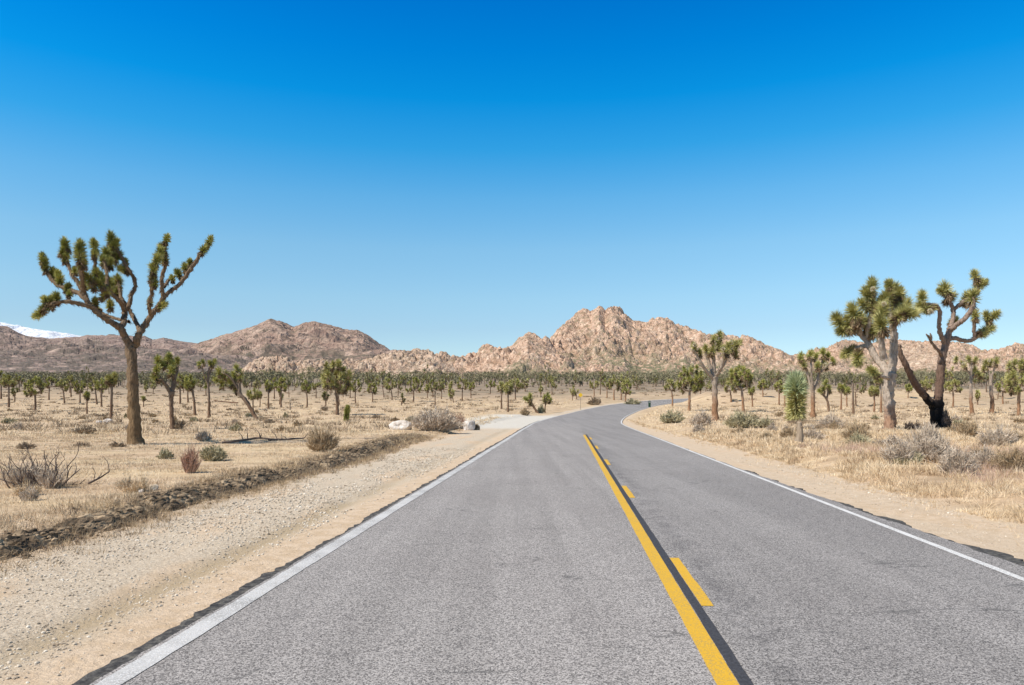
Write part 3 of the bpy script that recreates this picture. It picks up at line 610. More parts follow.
L4 = [([(715, 421), (715, 405), (715, 390), (714.5, 377)], [3.4, 2.8, 2.7, 3]),
 ([(714.5, 380), (709, 374, -.2), (703, 366, -.4), (698, 358, -.5), (694, 350, -.6)], [2.2, 1.9, 1.7, 1.5, 1.4]),
 ([(714, 378), (711, 369, .4), (708, 360, .5), (706, 352, .5)], [2.3, 2, 1.8, 1.6]),
 ([(714.5, 378), (714, 365), (714, 352, -.1), (717, 342, -.1), (720, 337)], [2.3, 2, 1.8, 1.5, 1.3]),
 ([(715, 378), (720, 370, .2), (725, 361, .4), (730, 352, .5), (735, 346, .6)], [2.4, 2.2, 1.9, 1.7, 1.5]),
 ([(716, 376), (721, 368, -.6), (723, 360, -.8), (724, 352, -.9)], [2, 1.8, 1.6, 1.5])]
T4 = [(694, 346, -.6, 4.5), (700, 352, -.5, 4), (706, 349, .5, 5.5), (713, 349, -.1, 6), (714, 338, -.1, 4.5), (720, 335, 0, 5), (718, 344, -.1, 5), (724, 350, -.9, 6), (733, 345, .6, 6.5), (739, 343, .7, 5, (.7, .7)), (735, 352, .6, 5), (728, 346, -.3, 5)]
traced((715, 421), L4, T4, 'joshua tree with red brown trunk and fan of pale limbs right of the bend', MT['bark'], MT['leaf_pale'], None, 110, .05, 4, flowers=[(694.5, 345, -1, 2.6), (731, 343, 0, 2.8), (723, 349, -1.4, 2.6)])
L5 = [([(813, 417), (813, 408), (813, 398), (813, 391)], [2.3, 2, 1.9, 2]),
 ([(813, 393), (810, 384, .2), (808, 375, .3), (804, 364, .4)], [1.7, 1.5, 1.4, 1.3]), ([(813, 392), (812, 380, -.3), (811, 368, -.5), (811, 358, -.5)], [1.6, 1.4, 1.3, 1.2]),
 ([(813, 392), (817, 381, .1), (820, 371, .2), (823, 358, .3)], [1.7, 1.6, 1.4, 1.2]), ([(819, 374), (826, 367), (832, 362)], [1.3, 1.2, 1.1]), ([(820, 371), (818, 366, -.6), (817, 364, -.8)], [1.2, 1, 1])]
T5 = [(801, 356, .4, 4.5), (803, 363, .4, 5, (-.2, 1)), (810.5, 354, -.5, 5), (816, 356, 0, 4), (823, 352, .3, 5), (818, 365, -.8, 4.5), (825, 364, .2, 4.5), (833, 360, 0, 3.6), (828, 355, .3, 3.6)]
traced((813, 417), L5, T5, 'slim joshua tree with upright club limbs beside the spiky yucca', MT['bark'], MT['leaf'], None, 100, .055, 5, flowers=[(825, 365, -.8, 2.7)])
L6 = [([(172.5, 429), (172, 415), (171, 402), (172, 392)], [2.3, 2, 2, 2.8]), ([(171, 393), (166, 385, -.2), (161, 379, -.4), (157, 374, -.5)], [2.5, 2, 1.7, 1.5]), ([(172, 393), (174, 382, .1), (174, 372, .1), (171, 363, .1)], [3, 2.6, 2.2, 1.6]), ([(174, 380), (177, 372, .5), (177, 364, .6)], [1.9, 1.6, 1.4])]
T6 = [(155, 377, -.5, 5, (-.5, .5)), (157, 369, -.5, 5), (158, 360, -.3, 5, (0, 1)), (162, 364, -.2, 4), (169, 357, .1, 5), (166, 362, .1, 5), (172, 364, .1, 5.5), (177, 361, .6, 4.5), (171, 370, -.3, 5)]
traced((172.5, 429), L6, T6, 'short thick joshua tree with knobbly fork just right of the tallest one', MT['bark_dark'], MT['leaf'], None, 110, .05, 6, flowers=[(167, 371, -.8, 2.)])
L7 = [([(257, 420), (251, 409), (245, 400), (240, 393), (239, 382)], [1.9, 1.8, 2, 1.9, 1.6]), ([(240, 394), (233, 389, .3), (225, 385, .4)], [1.7, 1.5, 1.2]), ([(239, 390), (231, 378, -.3), (222, 372, -.4)], [1.4, 1.3, 1.1]), ([(239, 384), (237, 374), (237, 368)], [1.3, 1.2, 1])]
T7 = [(219, 371, -.4, 5), (225, 374, -.3, 4.5), (222, 383, .3, 4.5), (230, 382, 0, 5), (237, 368, 0, 5), (234, 375, 0, 4.5), (240, 376, 0, 4), (216, 380, .2, 4, (-.5, .5)), (236, 389, .2, 4)]
traced((257, 420), L7, T7, 'leaning joshua tree with its trunk tilted left over the fallen log', MT['bark_dark'], MT['leaf'], None, 100, .05, 7, flowers=[(223.5, 372, -1, 2.4), (218, 385, -.3, 2.4), (239, 374, -.6, 1.8)])
L8 = [([(209, 418), (209, 405), (208.5, 390), (208, 377), (209, 368)], [1.5, 1.25, 1.1, 1, .9]), ([(208, 378), (211, 370, .2), (212, 364, .2)], [1, .9, .8]), ([(208, 384), (204, 374, -.3), (202, 366, -.3)], [.8, .7, .6])]
T8 = [(199, 364, -.3, 3), (203, 362, -.3, 3), (210, 363, 0, 3.3), (214, 362, .2, 4), (206, 387, .2, 2.5, (-.6, -.3))]
traced((209, 418), L8, T8, 'thin bare joshua tree with a few small tufts, left of the leaning one', MT['bark_dark'], MT['leaf'], None, 90, .05, 8)
L9 = [([(972, 414.5), (971, 400), (971, 385), (971, 372), (971, 362)], [1.9, 1.6, 1.4, 1.2, 1]), ([(971, 376), (966, 369, -.2), (960, 363, -.3)], [1.1, 1, .8]), ([(971, 380), (974, 374, .2), (975, 370, .2)], [1.1, 1, .8])]
T9 = [(956, 359, -.3, 3.2), (963, 364, -.3, 4), (969, 359, 0, 3.8), (975.5, 360, .2, 3.6), (975, 370, .2, 4.6), (979, 374, .3, 4)]
traced((972, 414.5), L9, T9, 'slender joshua tree right of the burnt one, with tufts along one side', MT['bark'], MT['leaf_pale'], None, 100, .055, 9, flowers=[(963.5, 364, -.9, 2)])
L10 = [([(992, 413), (992, 400), (991, 388), (991, 375)], [2.1, 1.8, 1.6, 1.5]), ([(991, 378), (988, 370, .1), (986, 364, .1)], [1.3, 1.1, 1]), ([(991, 378), (994, 370, -.1), (996, 363, -.1)], [1.3, 1.1, 1])]
T10 = [(986, 363, .1, 4.5), (984, 368, .1, 3), (996.5, 361, -.1, 4.5), (991, 362, 0, 3.5)]
traced((992, 413), L10, T10, 'joshua tree with two raised fork arms, between the slender one and the dense one', MT['bark'], MT['leaf_pale'], None, 100, .055, 10, flowers=[(989, 361, -.5, 1.8)])
L11 = [([(538, 413.5), (535, 409), (532, 404), (530, 399)], [1.3, 1.1, 1.2, 1.2])]
traced((538, 413.5), L11, [(530, 396, 0, 3.5), (526, 399, 0, 3.5, (-.8, .5)), (530, 402, 0, 2.8)], 'stubby joshua tree tilting left at the mouth of the pale turnout', MT['bark_dark'], MT['leaf'], None, 90, .06, 11)
L12 = [([(829, 412), (828, 404), (826, 398), (821, 393)], [1.2, 1.1, 1.1, 1.]), ([(827, 399), (828, 391), (827, 384)], [1, .9, .8])]
traced((829, 412), L12, [(820, 391, 0, 3.6, (-.7, .5)), (826, 383, 0, 4), (829, 388, .1, 4), (823, 387, -.2, 3.6)], 'small crooked joshua tree just right of the slim club limbed one', MT['bark_dark'], MT['leaf'], None, 90, .06, 12, flowers=[(822, 386, -.5, 1.8)])

def generic(h, fork, a, rt, nterm, leaf_n, lw, seed, name='joshua_tree', loc=(0, 0, 0), label='', group=GRP, bark=None, leaf=None, lean=0., R=.38, sides=6, flat=.8):
    """trunk to the fork, then thick limbs grown to tufts spread through the crown"""
    q = random.Random(seed)
    fk = np.array([lean*.6, 0, fork]); limbs = []
    limbs.append(([(0, 0, 0), (lean*.15+q.uniform(-.05, .05), q.uniform(-.04, .04), fork*.5), tuple(fk)], [rt*1.05, rt*.85, rt*.85]))
    nodes = [(fk, rt*.8, 0.)]
    terms = []
    ch = (h-fork)
    for k in range(nterm):
        for _ in range(30):
            u = q.uniform(-1, 1); v = q.uniform(-1, 1); w = q.uniform(-.45, 1)
            if u*u+v*v < 1 and .38 < u*u+v*v+w*w*.9 < 1.0: 
                c = np.array([lean+u*(a-R*.6), v*(a-R*.6), fork+ch*.32+w*(ch*.68-R*.7)])
                if all(np.linalg.norm(c-t) > R*1.15 for t in terms): break
        terms.append(c)
    terms.sort(key=lambda t: np.linalg.norm(t-fk))
    tf = []
    for T in terms:
        best = min(nodes, key=lambda nn: np.linalg.norm(T-nn[0])*(1.6 if nn[0][2] > T[2]-.05 else 1.)+.45*nn[2])
        N, r0, pl = best; d = np.linalg.norm(T-N)
        mid = N*.5+T*.5+np.array([(T[0]-N[0])*.18, (T[1]-N[1])*.18, -.08*d]); r1 = max(rt*.38, min(r0*.75, .09))
        end = T-np.array([0, 0, R*.2])
        limbs.append(([tuple(N), tuple(mid), tuple(end)], [min(r0, rt*.6), r1, r1*.85]))
        nodes.append((mid, r1, pl+d*.5)); nodes.append((end, r1*.85, pl+d))
        ax = unit(end-mid)*.6+np.array([0, 0, .8]); s_ = q.uniform(.8, 1.15)
        tf.append((T, ax, R*s_, R*s_*1.0))
    fl = [(tf[k][0]+np.array([0, -.15, R*.3]), R*.5) for k in range(len(tf)) if q.random() < .06 and sides > 5]
    return make_tree(loc, limbs, tf, label, group, bark, leaf, leaf_n, lw, sides, flare=1.15, seed=seed, flowers=fl[:2], name=name)

# middle distance trees, each with its own place and size: (foot x, foot y, top y, half width, fork y, lean px, tufts, label)
MID = [
 (8.8, 407.5, 375, 7, 385, 0, 8, 'joshua tree with thin bare trunk nearest the left picture edge'),
 (1, 399, 370, 8, 384, 0, 9, 'joshua tree with a bushy top cut by the left picture edge'),
 (35, 411.5, 375.5, 11, 394, 0, 15, 'wide low crowned joshua tree on a thin trunk, second near the left edge'),
 (49, 400, 375.5, 8, 387, 1, 9, 'joshua tree with heavy round head behind the wide low crowned one'),
 (19.5, 392, 373, 6, 382, 0, 6, 'small joshua tree with round top between the two nearest the left edge'),
 (64.5, 403.5, 378, 7, 391, -2, 8, 'joshua tree with droopy left tufts midway to the tall tree'),
 (80, 403, 379, 7, 392, 0, 9, 'joshua tree with a clean V fork between the droopy one and the tall tree'),
 (71, 397, 375, 5, 387, 0, 6, 'upright joshua tree showing between the droopy one and the V forked one'),
 (87, 414, 391, 4, 398, 0, 4, 'short stubby joshua tree with one green knob in front of others'),
 (97, 404.5, 376, 7, 389, -3, 9, 'joshua tree leaning left beside the stubby green knob one'),
 (101.5, 407, 377, 7, 390, 0, 8, 'joshua tree with spread limbs, second left of the tall tree'),
 (111, 419, 371, 7, 384, 1, 9, 'high headed joshua tree by the white stones left of the tall tree'),
 (143.5, 407, 396, 2.3, 399, 0, 2, 'tiny young joshua tree just right of the tall tree trunk'),
 (180, 404, 371, 6, 387, 0, 8, 'joshua tree right behind the short knobbly one'),
 (188, 403, 373, 5, 388, 0, 6, 'narrow joshua tree second behind the short knobbly one'),
 (195, 415.5, 374, 6, 388, -5, 7, 'joshua tree bending left between the knobbly one and the bare one'),
 (206, 395, 375, 5, 386, 0, 6, 'small far joshua tree behind the thin bare one'),
 (253, 410, 387, 8, 398, 0, 9, 'low bushy joshua tree behind the leaning trunk'),
 (260, 407, 391, 2.5, 397, 0, 2, 'very small single stem joshua tree right of the leaning trunk'),
 (268.5, 409, 379, 5, 391, 0, 6, 'slim joshua tree third right of the leaning one'),
 (281, 407, 376, 8, 391, 0, 11, 'full crowned joshua tree in front of the pink boulder pile'),
 (274.5, 399, 377, 5, 388, 0, 6, 'joshua tree half hidden behind the full crowned one'),
 (307, 407.5, 379, 7, 392, -1, 9, 'joshua tree left of the broad crowned one in mid plain'),
 (316, 398, 379, 5, 389, 0, 6, 'small joshua tree showing behind and left of the broad crowned one'),
 (337.5, 415, 356, 17, 391, -2, 24, 'broad crowned joshua tree with many tufts on the mid left plain'),
 (327, 401, 380, 6, 391, 0, 7, 'joshua tree tucked under the left edge of the broad crowned one'),
 (355.5, 403, 378, 7, 390, 0, 8, 'joshua tree just right of the broad crowned one'),
 (350, 398, 380, 5, 389, 0, 6, 'small joshua tree peeking from behind the broad crown right side'),
 (372.5, 402, 380, 6, 393, 0, 8, 'round headed joshua tree on a thin stem left of the bushy pair'),
 (392, 400, 377, 6, 389, -2, 7, 'joshua tree with tall sideways bent head above the grey brush'),
 (398, 396, 380, 5, 389, 0, 6, 'small dark joshua tree right of the sideways bent one'),
 (413.5, 402, 377, 10, 391, 0, 15, 'spreading joshua tree on a stout trunk behind the grey brush'),
 (433, 397, 379, 6, 389, 0, 8, 'joshua tree first right of the spreading stout trunk one'),
 (427.5, 398, 384, 4, 391, 0, 4, 'short joshua tree close to the right of the spreading one'),
 (441.5, 399, 381, 4, 390, 0, 4, 'thin joshua tree second right of the spreading one'),
 (451, 401, 381, 5, 392, 0, 5, 'joshua tree with a dark foot above the white boulder'),
 (462.5, 401, 377, 7, 389, 0, 10, 'bright leafed joshua tree above the white boulder by the turnout'),
 (471, 398, 380, 5, 389, 0, 6, 'joshua tree just right of the bright leafed one'),
 (444, 392, 378, 5, 386, 0, 6, 'small far joshua tree behind the thin one over the grey brush'),
 (490.5, 394, 380, 6, 387, 0, 7, 'far joshua tree left of the pair beside the turnout'),
 (501.5, 409, 379, 5, 391, 0, 7, 'left one of the pair of joshua trees behind the pale turnout'),
 (508, 412, 380, 6, 392, 0, 8, 'right one of the pair of joshua trees behind the pale turnout'),
 (515.5, 400, 376, 7, 388, 0, 9, 'dark headed joshua tree behind and right of the turnout pair'),
 (545, 413, 391, 6, 402, 2, 6, 'low forked joshua tree with green shoots near the left road edge'),
 (552, 394, 378, 7, 387, 0, 8, 'far joshua tree behind the low forked one near the road'),
 (594, 398, 378, 6, 389, 0, 7, 'joshua tree right behind the yellow road sign'),
 (607, 398, 377, 6, 388, 0, 8, 'leftmost joshua tree in the dense clump inside the bend'),
 (614, 400, 374, 7, 390, 0, 11, 'tallest joshua tree in the dense clump inside the bend'),
 (621, 400, 376, 6, 390, 0, 9, 'middle joshua tree in the dense clump inside the bend'),
 (625.5, 402, 377, 7, 394, 1, 11, 'rightmost joshua tree with dark trunk in the dense clump'),
 (672.5, 406, 378, 7, 390, -2, 9, 'thin dark joshua tree beside the far road bend'),
 (689, 411, 361, 15, 391, 1, 26, 'dense round joshua tree with orange trunk by the far bend'),
 (731, 402.5, 377, 7, 391, -2, 8, 'joshua tree behind and right of the red brown fan limbed one'),
 (743.5, 412, 364, 13, 390, -3, 20, 'bushy joshua tree with short trunk, middle of the right plain'),
 (752.5, 407, 384, 5, 393, -1, 4, 'thin stemmed joshua tree with one tuft right of the bushy one'),
 (763, 397, 379, 6, 388, 0, 8, 'far joshua tree between the bushy one and the spiky yucca'),
 (779, 405, 380, 6, 391, 0, 8, 'joshua tree just left of the spiky yucca'),
 (785, 407, 385, 3.5, 394, 0, 3, 'thin joshua tree tucked behind the left side of the spiky yucca'),
 (841, 410, 382, 5, 391, 0, 6, 'thin joshua tree with yellow green top left of the stout grey one'),
 (847, 407, 386, 5, 393, 0, 5, 'joshua tree with pale tufts right of the yellow green topped one'),
 (881, 413, 376, 5, 383, -2, 5, 'reddish joshua tree trunk half hidden behind the stout grey one'),
 (874, 412, 385, 7, 395, 0, 8, 'low joshua tree left behind the stout grey trunk'),
 (908, 398, 384, 5, 390, 0, 6, 'far small joshua tree between the stout trunk and the burnt stem'),
 (926, 399, 378, 8, 389, 0, 11, 'bushy joshua tree seen through the fork of the burnt one'),
 (953, 407, 378, 9, 391, 0, 13, 'thick bushy joshua tree just right of the burnt stem'),
 (1019, 416, 357, 15, 392, 0, 30, 'dense wide joshua tree cut by the right picture edge'),
 (1003, 404, 378, 8, 391, 0, 10, 'low joshua tree in the gap left of the dense right edge one'),
]
for k, (x, y, ty, hw, fy, ln, nt_, lab) in enumerate(MID):
    X0, Y0, Z0 = at(x, y); s_ = Y0/F; h = (y-ty)*s_*1.0; Rr = min(.42, max(.33, h*.078)) if hw > 3 else .32
    big = nt_ > 18
    q = random.Random(k)
    o = generic(h, (y-fy)*s_, hw*s_, max(.08, min(.19, .024*h+.025)), int(nt_*1.0)+2, 130 if big else 95, .07 if Y0 < 100 else .09, 300+k, loc=(X0, Y0, Z0), label=lab,
                bark=MT['bark'] if x > 560 else MT['bark_dark'], leaf=q.choice([MT['leaf'], MT['leaf_pale']]), lean=ln*s_, R=Rr, sides=8 if big else 6)

# prototypes for the far rows
PROT = []
for k in range(14):
    q = random.Random(50+k); hh = q.choice([2.2, 3.2, 4.2, 4.8, 5.6])*q.uniform(.9, 1.1); low = q.random() < .45
    PROT.append((hh, dict(h=hh, fork=hh*(q.uniform(.22, .35) if low else q.uniform(.42, .6)), a=hh*q.uniform(.2, .42), rt=.10, nterm=q.randint(3, 7) if hh < 3 or q.random() < .3 else q.randint(7, 15), leaf_n=42, lw=.12, seed=170+k, R=q.uniform(.34, .46), sides=5, lean=q.uniform(-.7, .7) if q.random() < .5 else 0)))
protos = [None]*14
far_pts = []
q = random.Random(99); tries = 0
taken = [at(m[0], m[1])[:2] for m in MID]
while len(far_pts) < 178 and tries < 8000:
    tries += 1
    Y = 100+210*q.random()**1.15; X = q.uniform(-.74, .74)*Y
    L = float(lateral(X, Y)[0])
    if abs(L) < 9: continue
    pxx = CX+X/Y*F
    if Y < 135 and q.random() < .45: continue
    if float(fbm(X/16, Y/22, 401, 2)) < .46: continue
    if any((X-a)**2+(Y-b)**2 < 14 for a, b in far_pts+taken): continue
    far_pts.append((X, Y))
def far_label(X, Y):
    pxx = CX+X/Y*F; zone = 'left of the tall left tree' if pxx < 128 else 'between tall left tree and broad crowned one' if pxx < 337 else 'between broad crowned tree and road bend' if pxx < 640 else 'between the road bend and the spiky yucca' if pxx < 796 else 'right of the spiky yucca'
    row = 'nearer' if Y < 170 else 'middle' if Y < 235 else 'farthest'
    return f'distant joshua tree, {row} row, {zone}', f'{row} background joshua trees {zone}'
for (X, Y) in far_pts:
    k = q.randrange(14); lab, grp = far_label(X, Y); z = float(ground(X, Y)[0])
    if protos[k] is None:
        d = PROT[k][1]; protos[k] = generic(loc=(X, Y, z), label=lab, group=grp, bark=MT['bark_dark'], leaf=[MT['leaf_far'], MT['leaf_pale'], MT['leaf_far']][k % 3], **d)
    else:
        copy_tree(protos[k], (X, Y, z), q.uniform(0, 6.28), (q.uniform(.75, 1.2), q.uniform(.75, 1.2)), lab, grp)

# the woodland belt on the far slope, too many to count
def far_wood():
    mb = MB(); q = np.random.RandomState(5)
    N = 6500; Y = 225+390*q.rand(N); X = (q.rand(N)*2-1)*.8*Y
    dens = sst(.3, .6, fbm(X/60, Y/60, 77))*.7+.3; keep = q.rand(N) < dens; X = X[keep]; Y = Y[keep]; N = len(X)
    Z = ground(X, Y); h = 1.4+3.6*q.rand(N)**1.3
    B = np.stack([X, Y, Z-.1], 1)
    blades(mb, B, np.tile([0, 0, 1.], (N, 1))+q.randn(N, 3)*.05, h, .5, 1, 0, q)
    for k in range(26):
        c = B+np.stack([q.randn(N)*.55*h/3.5, q.randn(N)*.55*h/3.5, h*(.45+.5*q.rand(N))], 1)
        blades(mb, c, q.randn(N, 3)+[0, 0, .7], .55+.3*q.rand(N), .42, 0, 0, q)
    o = mb.build('far_woodland', [M('far_leaf', [(.12, .11, .065), (.21, .19, .11), (.31, .28, .18)], scale=.08, rough=.9), MT['bark_dark']])
    tag(o, 'belt of small joshua trees and brush massed at the mountain foot', 'woodland', kind='stuff')
far_wood()

# ------------------------------------------------------------------ low cover
def cover(name, label, cat, n, pick, mtl, h, nb, lw, spread, seed, bend=.15, segs=1, up=1.0):
    q = np.random.RandomState(seed); mb = MB()
    X, Y, S = pick(n, q)
    Z = ground(X, Y)-.01; N = len(X)
    for k in range(nb):
        ang = q.rand(N)*6.283; rr = spread*S*q.rand(N)
        O = np.stack([X+np.cos(ang)*rr, Y+np.sin(ang)*rr, Z], 1)
        D = np.stack([np.cos(ang)*.7*q.rand(N)+q.randn(N)*.2, np.sin(ang)*.7*q.rand(N)+q.randn(N)*.2, np.full(N, up)*(.6+.5*q.rand(N))], 1)
        blades(mb, O, D, h*S*(.55+.6*q.rand(N)), lw*np.maximum(1, Y/11), 0, bend*q.rand(N), q, segs)
    return tag(mb.build(name, mtl), label, cat, kind='stuff')
def pick_right(n, q):
    Y = 5.5+30*q.rand(n)**1.3; L = 4.9+14*q.rand(n)**1.5; X = .685+.073*Y+L
    L = lateral(X, Y); k = (L > 4.8+.7*(fbm(X*1.2, Y*1.2, 31)-.5)) & (X < .76*Y) & (q.rand(n) < .25+.75*sst(.4, .6, fbm(X/1.1, Y/1.6, 33))); return X[k], Y[k], (.55+.8*q.rand(k.sum()))*sst(4.4, 5.6, L[k])
def pick_rfar(n, q):
    Y = 30+75*q.rand(n); X = .685+.073*Y+4.6+50*q.rand(n)**1.3; L = lateral(X, Y); k = (L > 4.9) & (X < .8*Y) & (q.rand(n) < .2+.8*sst(.42, .6, fbm(X/2, Y/4, 34))); return X[k], Y[k], .6+.8*q.rand(k.sum())
def pick_left(n, q):
    Y = 7+30*q.rand(n)**1.1; X = -q.rand(n)*Y*.75; L = lateral(X, Y); k = (L < -7.0) & (q.rand(n) < sst(.38, .6, fbm(X/1.8, Y/1.6, 35))*.85+.15); return X[k], Y[k], .4+.6*q.rand(k.sum())
def pick_lfar(n, q):
    Y = 30+110*q.rand(n)**1.2; X = (q.rand(n)*.85-.76)*Y; L = lateral(X, Y); k = (L < -7.0) & (q.rand(n) < .15+.85*sst(.42, .6, fbm(X/5, Y/4, 36))); return X[k], Y[k], .5+.8*q.rand(k.sum())
def pick_edge(n, q):
    Y = 5+60*q.rand(n)**1.5; sg = np.where(q.rand(n) < .25, 1, -1); X = .685+.073*Y+np.where(sg > 0, 4.7, -6.6-.5*q.rand(n))+q.randn(n)*.25; return X, Y, .3+.5*q.rand(n)
cover('dry_grass', 'golden dry grass thick along the right road bank', 'grass', 9000, pick_right, MT['grass'], .21, 20, .006, .17, 1, .35, 2)
cover('dry_grass', 'pale dry grass and weeds on the right plain past the bank', 'grass', 4200, pick_rfar, MT['straw'], .26, 9, .008, .35, 2, .2)
cover('dry_grass', 'flattened straw coloured grass on the near left plain', 'grass', 13000, pick_left, MT['straw'], .15, 13, .006, .2, 3, .45)
cover('dry_grass', 'pale dry grass spread over the far left plain', 'grass', 6500, pick_lfar, MT['straw'], .28, 8, .008, .4, 4, .2)
cover('dry_weeds', 'short dry weeds fringing both sandy shoulders', 'weeds', 1500, pick_edge, MT['grass'], .2, 10, .006, .12, 5, .3)
cover('ground_litter', 'small brown clumps and litter broken over the near plain', 'litter', 3200, pick_left, MT['scrub'], .09, 16, .008, .16, 7, .3, up=.5)
cover('ground_litter', 'small brown clumps and litter in the right hand grass', 'litter', 2600, pick_right, MT['scrub'], .15, 14, .007, .16, 8, .3, up=.6)
def pick_pink(n, q):
    Y = 8+14*q.rand(n); X = Y*(.35+.5*q.rand(n)); L = lateral(X, Y); k = (L > 6.2) & (q.rand(n) < sst(.42, .6, fbm(X/1.5, Y/2, 38))); return X[k], Y[k], .5+.8*q.rand(k.sum())
cover('dry_weeds', 'pinkish brown dry weeds between the right hand shrubs', 'weeds', 1500, pick_pink, MT['twig_pink'], .28, 20, .005, .16, 9, .1, up=1.3)
def pick_scrub(n, q):
    Y = 34+270*q.rand(n)**1.3; X = (q.rand(n)*1.55-.775)*Y; L = lateral(X, Y); k = (np.abs(L) > 10); return X[k], Y[k], .5+.9*q.rand(k.sum())
cover('low_scrub', 'low brown scrub dotted over the whole plain', 'scrub', 2600, pick_scrub, MT['scrub'], .36, 26, .012, .5, 6, .1, up=.7)

# gravel on the left shoulder
def gravel_stones():
    import bmesh
    mb = MB(); q = np.random.RandomState(8); n = 24000
    Y = 3.3+22*q.rand(n)**1.7; L = -3.5-2.9*q.rand(n); X = .685+.073*Y+L
    k = (q.rand(n) < (.12+.88*(L > -5.9)*(L < -3.75))*sst(.36, .54, fbm(L*1.3+5, Y*.35, 19))) & (X > -.8*Y); X = X[k]; Y = Y[k]; n2 = len(X)
    n3 = 1500; Y2 = 5+16*q.rand(n3); X2 = .685+.073*Y2+3.75+1.2*q.rand(n3); X = np.concatenate([X, X2]); Y = np.concatenate([Y, Y2]); n = len(X)
    Z = ground(X, Y); r = .0035+.011*q.rand(n)**4+.003*q.rand(n); r[n2:] *= .7; r *= np.clip(Y/8, .8, 1.5)
    bm = bmesh.new(); bmesh.ops.create_icosphere(bm, subdivisions=1, radius=1); V = np.array([v.co[:] for v in bm.verts]); f = np.array([[v.index for v in p.verts] for p in bm.faces]); bm.free()
    S = np.stack([1+.4*q.rand(n), 1+.4*q.rand(n), .6+.3*q.rand(n)], 1)
    VV = V[None]*(1+.35*(q.rand(n, len(V), 1)-.5))*S[:, None]*r[:, None, None]+np.stack([X, Y, Z+r*.25], 1)[:, None]
    mb.add(VV.reshape(-1, 3), (f[None]+np.arange(n)[:, None, None]*len(V)).reshape(-1, 3))
    tag(mb.build('gravel', MT['stone']), 'loose pale gravel strewn on the sandy road shoulder', 'gravel', kind='stuff')
gravel_stones()

# the crumbled berm along the left shoulder
def berm():
    mb = MB(); q = np.random.RandomState(4)
    Ys = np.arange(2, 31, .045); n = len(Ys); lat = -6.55+.35*(fbm(Ys/2.2, Ys*0, 61)-.5)-.6*sst(17, 31, Ys)
    gapm = .35+.65*sst(.32, .55, fbm(Ys/1.1, Ys*0, 62)); fade = 1-sst(25, 31, Ys); prof = np.linspace(-1, 1, 29)
    V = []
    for t in prof:
        w = .36*(1+.6*(fbm(Ys/.7, Ys*0+3, 63)-.5)); x = .685+.073*Ys+lat+t*w
        hgt = (1-abs(t)**1.6)*.14*gapm*fade; rub = domes(x/.08, Ys/.08, 64)*.055+domes(x/.04, Ys/.04, 66)*.03
        z = ground(x, Ys)-.03+hgt*(.55+.8*fbm(x/.3, Ys/.3, 65, 3))+rub*np.clip(hgt/.06, 0, 1)
        V.append(np.stack([x+.012*q.randn(n), Ys, z+.006*q.randn(n)], 1))
    V = np.stack(V, 1); w = V.shape[1]; i = np.arange(n-1)[:, None]*w; j = np.arange(w-1)[None]
    mb.add(V.reshape(-1, 3), np.stack([i+j, i+j+1, i+w+j+1, i+w+j], -1).reshape(-1, 4))
    kk = 1500; Y = 3+26*q.rand(kk)**1.2; X = .685+.073*Y+np.interp(Y, Ys, lat)+q.randn(kk)*.24; G = ground(X, Y)
    top = np.clip(.13*(1-((X-(.685+.073*Y+np.interp(Y, Ys, lat)))/.36)**2), 0, 1)*np.interp(Y, Ys, gapm*fade)
    for k in range(kk):
        r = .010+.036*q.rand()**2.5; rock_mesh(mb, (X[k], Y[k], G[k]+top[k]+r*.3), r, (1.3, 1, .7), k, 1)
    o = mb.build('crumbled_berm', MT['berm']); tag(o, 'long low ridge of dark crumbled asphalt and dirt along the left shoulder', 'berm')
    def pk(n, q):
        Y = 5+27*q.rand(n); X = .685+.073*Y+np.interp(Y, Ys, lat)+q.randn(n)*.35; return X, Y, .5+.5*q.rand(n)
    cover('dead_weeds', 'dark dead weeds tangled on the crumbled ridge', 'weeds', 5000, pk, MT['twig_tan'], .15, 12, .006, .14, 14, .3)
    cover('dead_weeds', 'blackish dry weed stalks on the crumbled ridge', 'weeds', 700, pk, MT['twig_dark'], .2, 10, .006, .14, 15, .3)
berm()

# ------------------------------------------------------------------ single shrubs
def shrub(px, py, wpx, hpx, mtl, label, kind='twig', seed=0, n=500, group=None, name='dry_shrub', lw=None, cat='shrub', dense=1.):
    X0, Y0, Z0 = at(px, py); k = Y0/F; w = wpx*k*.5; h = hpx*k; q = np.random.RandomState(seed); mb = MB()
    lw = lw or .0011*Y0
    n = int(n*dense)
    a = q.rand(n)*6.283; rad = q.rand(n)**.5
    O = np.stack([np.cos(a)*w*.35*rad, np.sin(a)*w*.35*rad, np.full(n, -.03)], 1)
    lob = .5+.75*vnoise(np.cos(a)*1.6+seed, np.sin(a)*1.6, seed)+.25*q.rand(n)**4; hl = .45+.9*vnoise(np.cos(a)*rad*2.2+seed*.7, np.sin(a)*rad*2.2, seed+2)
    tip = np.stack([np.cos(a)*w*rad*lob*1.15, np.sin(a)*w*rad*.8*lob, h*1.1*(1-.5*rad**2)*(.35+.75*q.rand(n))*hl], 1)
    D = tip-O; L = np.linalg.norm(D, axis=1); blades(mb, O, D, L, lw, 0, -.05, q, 2)
    m = n*5; ii = q.randint(0, n, m); t = .35+.65*q.rand(m)
    P = O[ii]+D[ii]*t[:, None]
    dd = unit(D[ii])+q.randn(m, 3)*.7; dd[:, 2] += .15
    blades(mb, P, dd, (.10+.16*q.rand(m))*h, lw*(.7 if kind == 'twig' else 1.3), 0, 0, q)
    kind = 'twig'; mats = [mtl] if kind == 'twig' else [MT['twig_dark'], mtl]
    o = mb.build(name, mats, None); o.location = (X0, Y0, Z0); tag(o, label, cat, group)
    return o
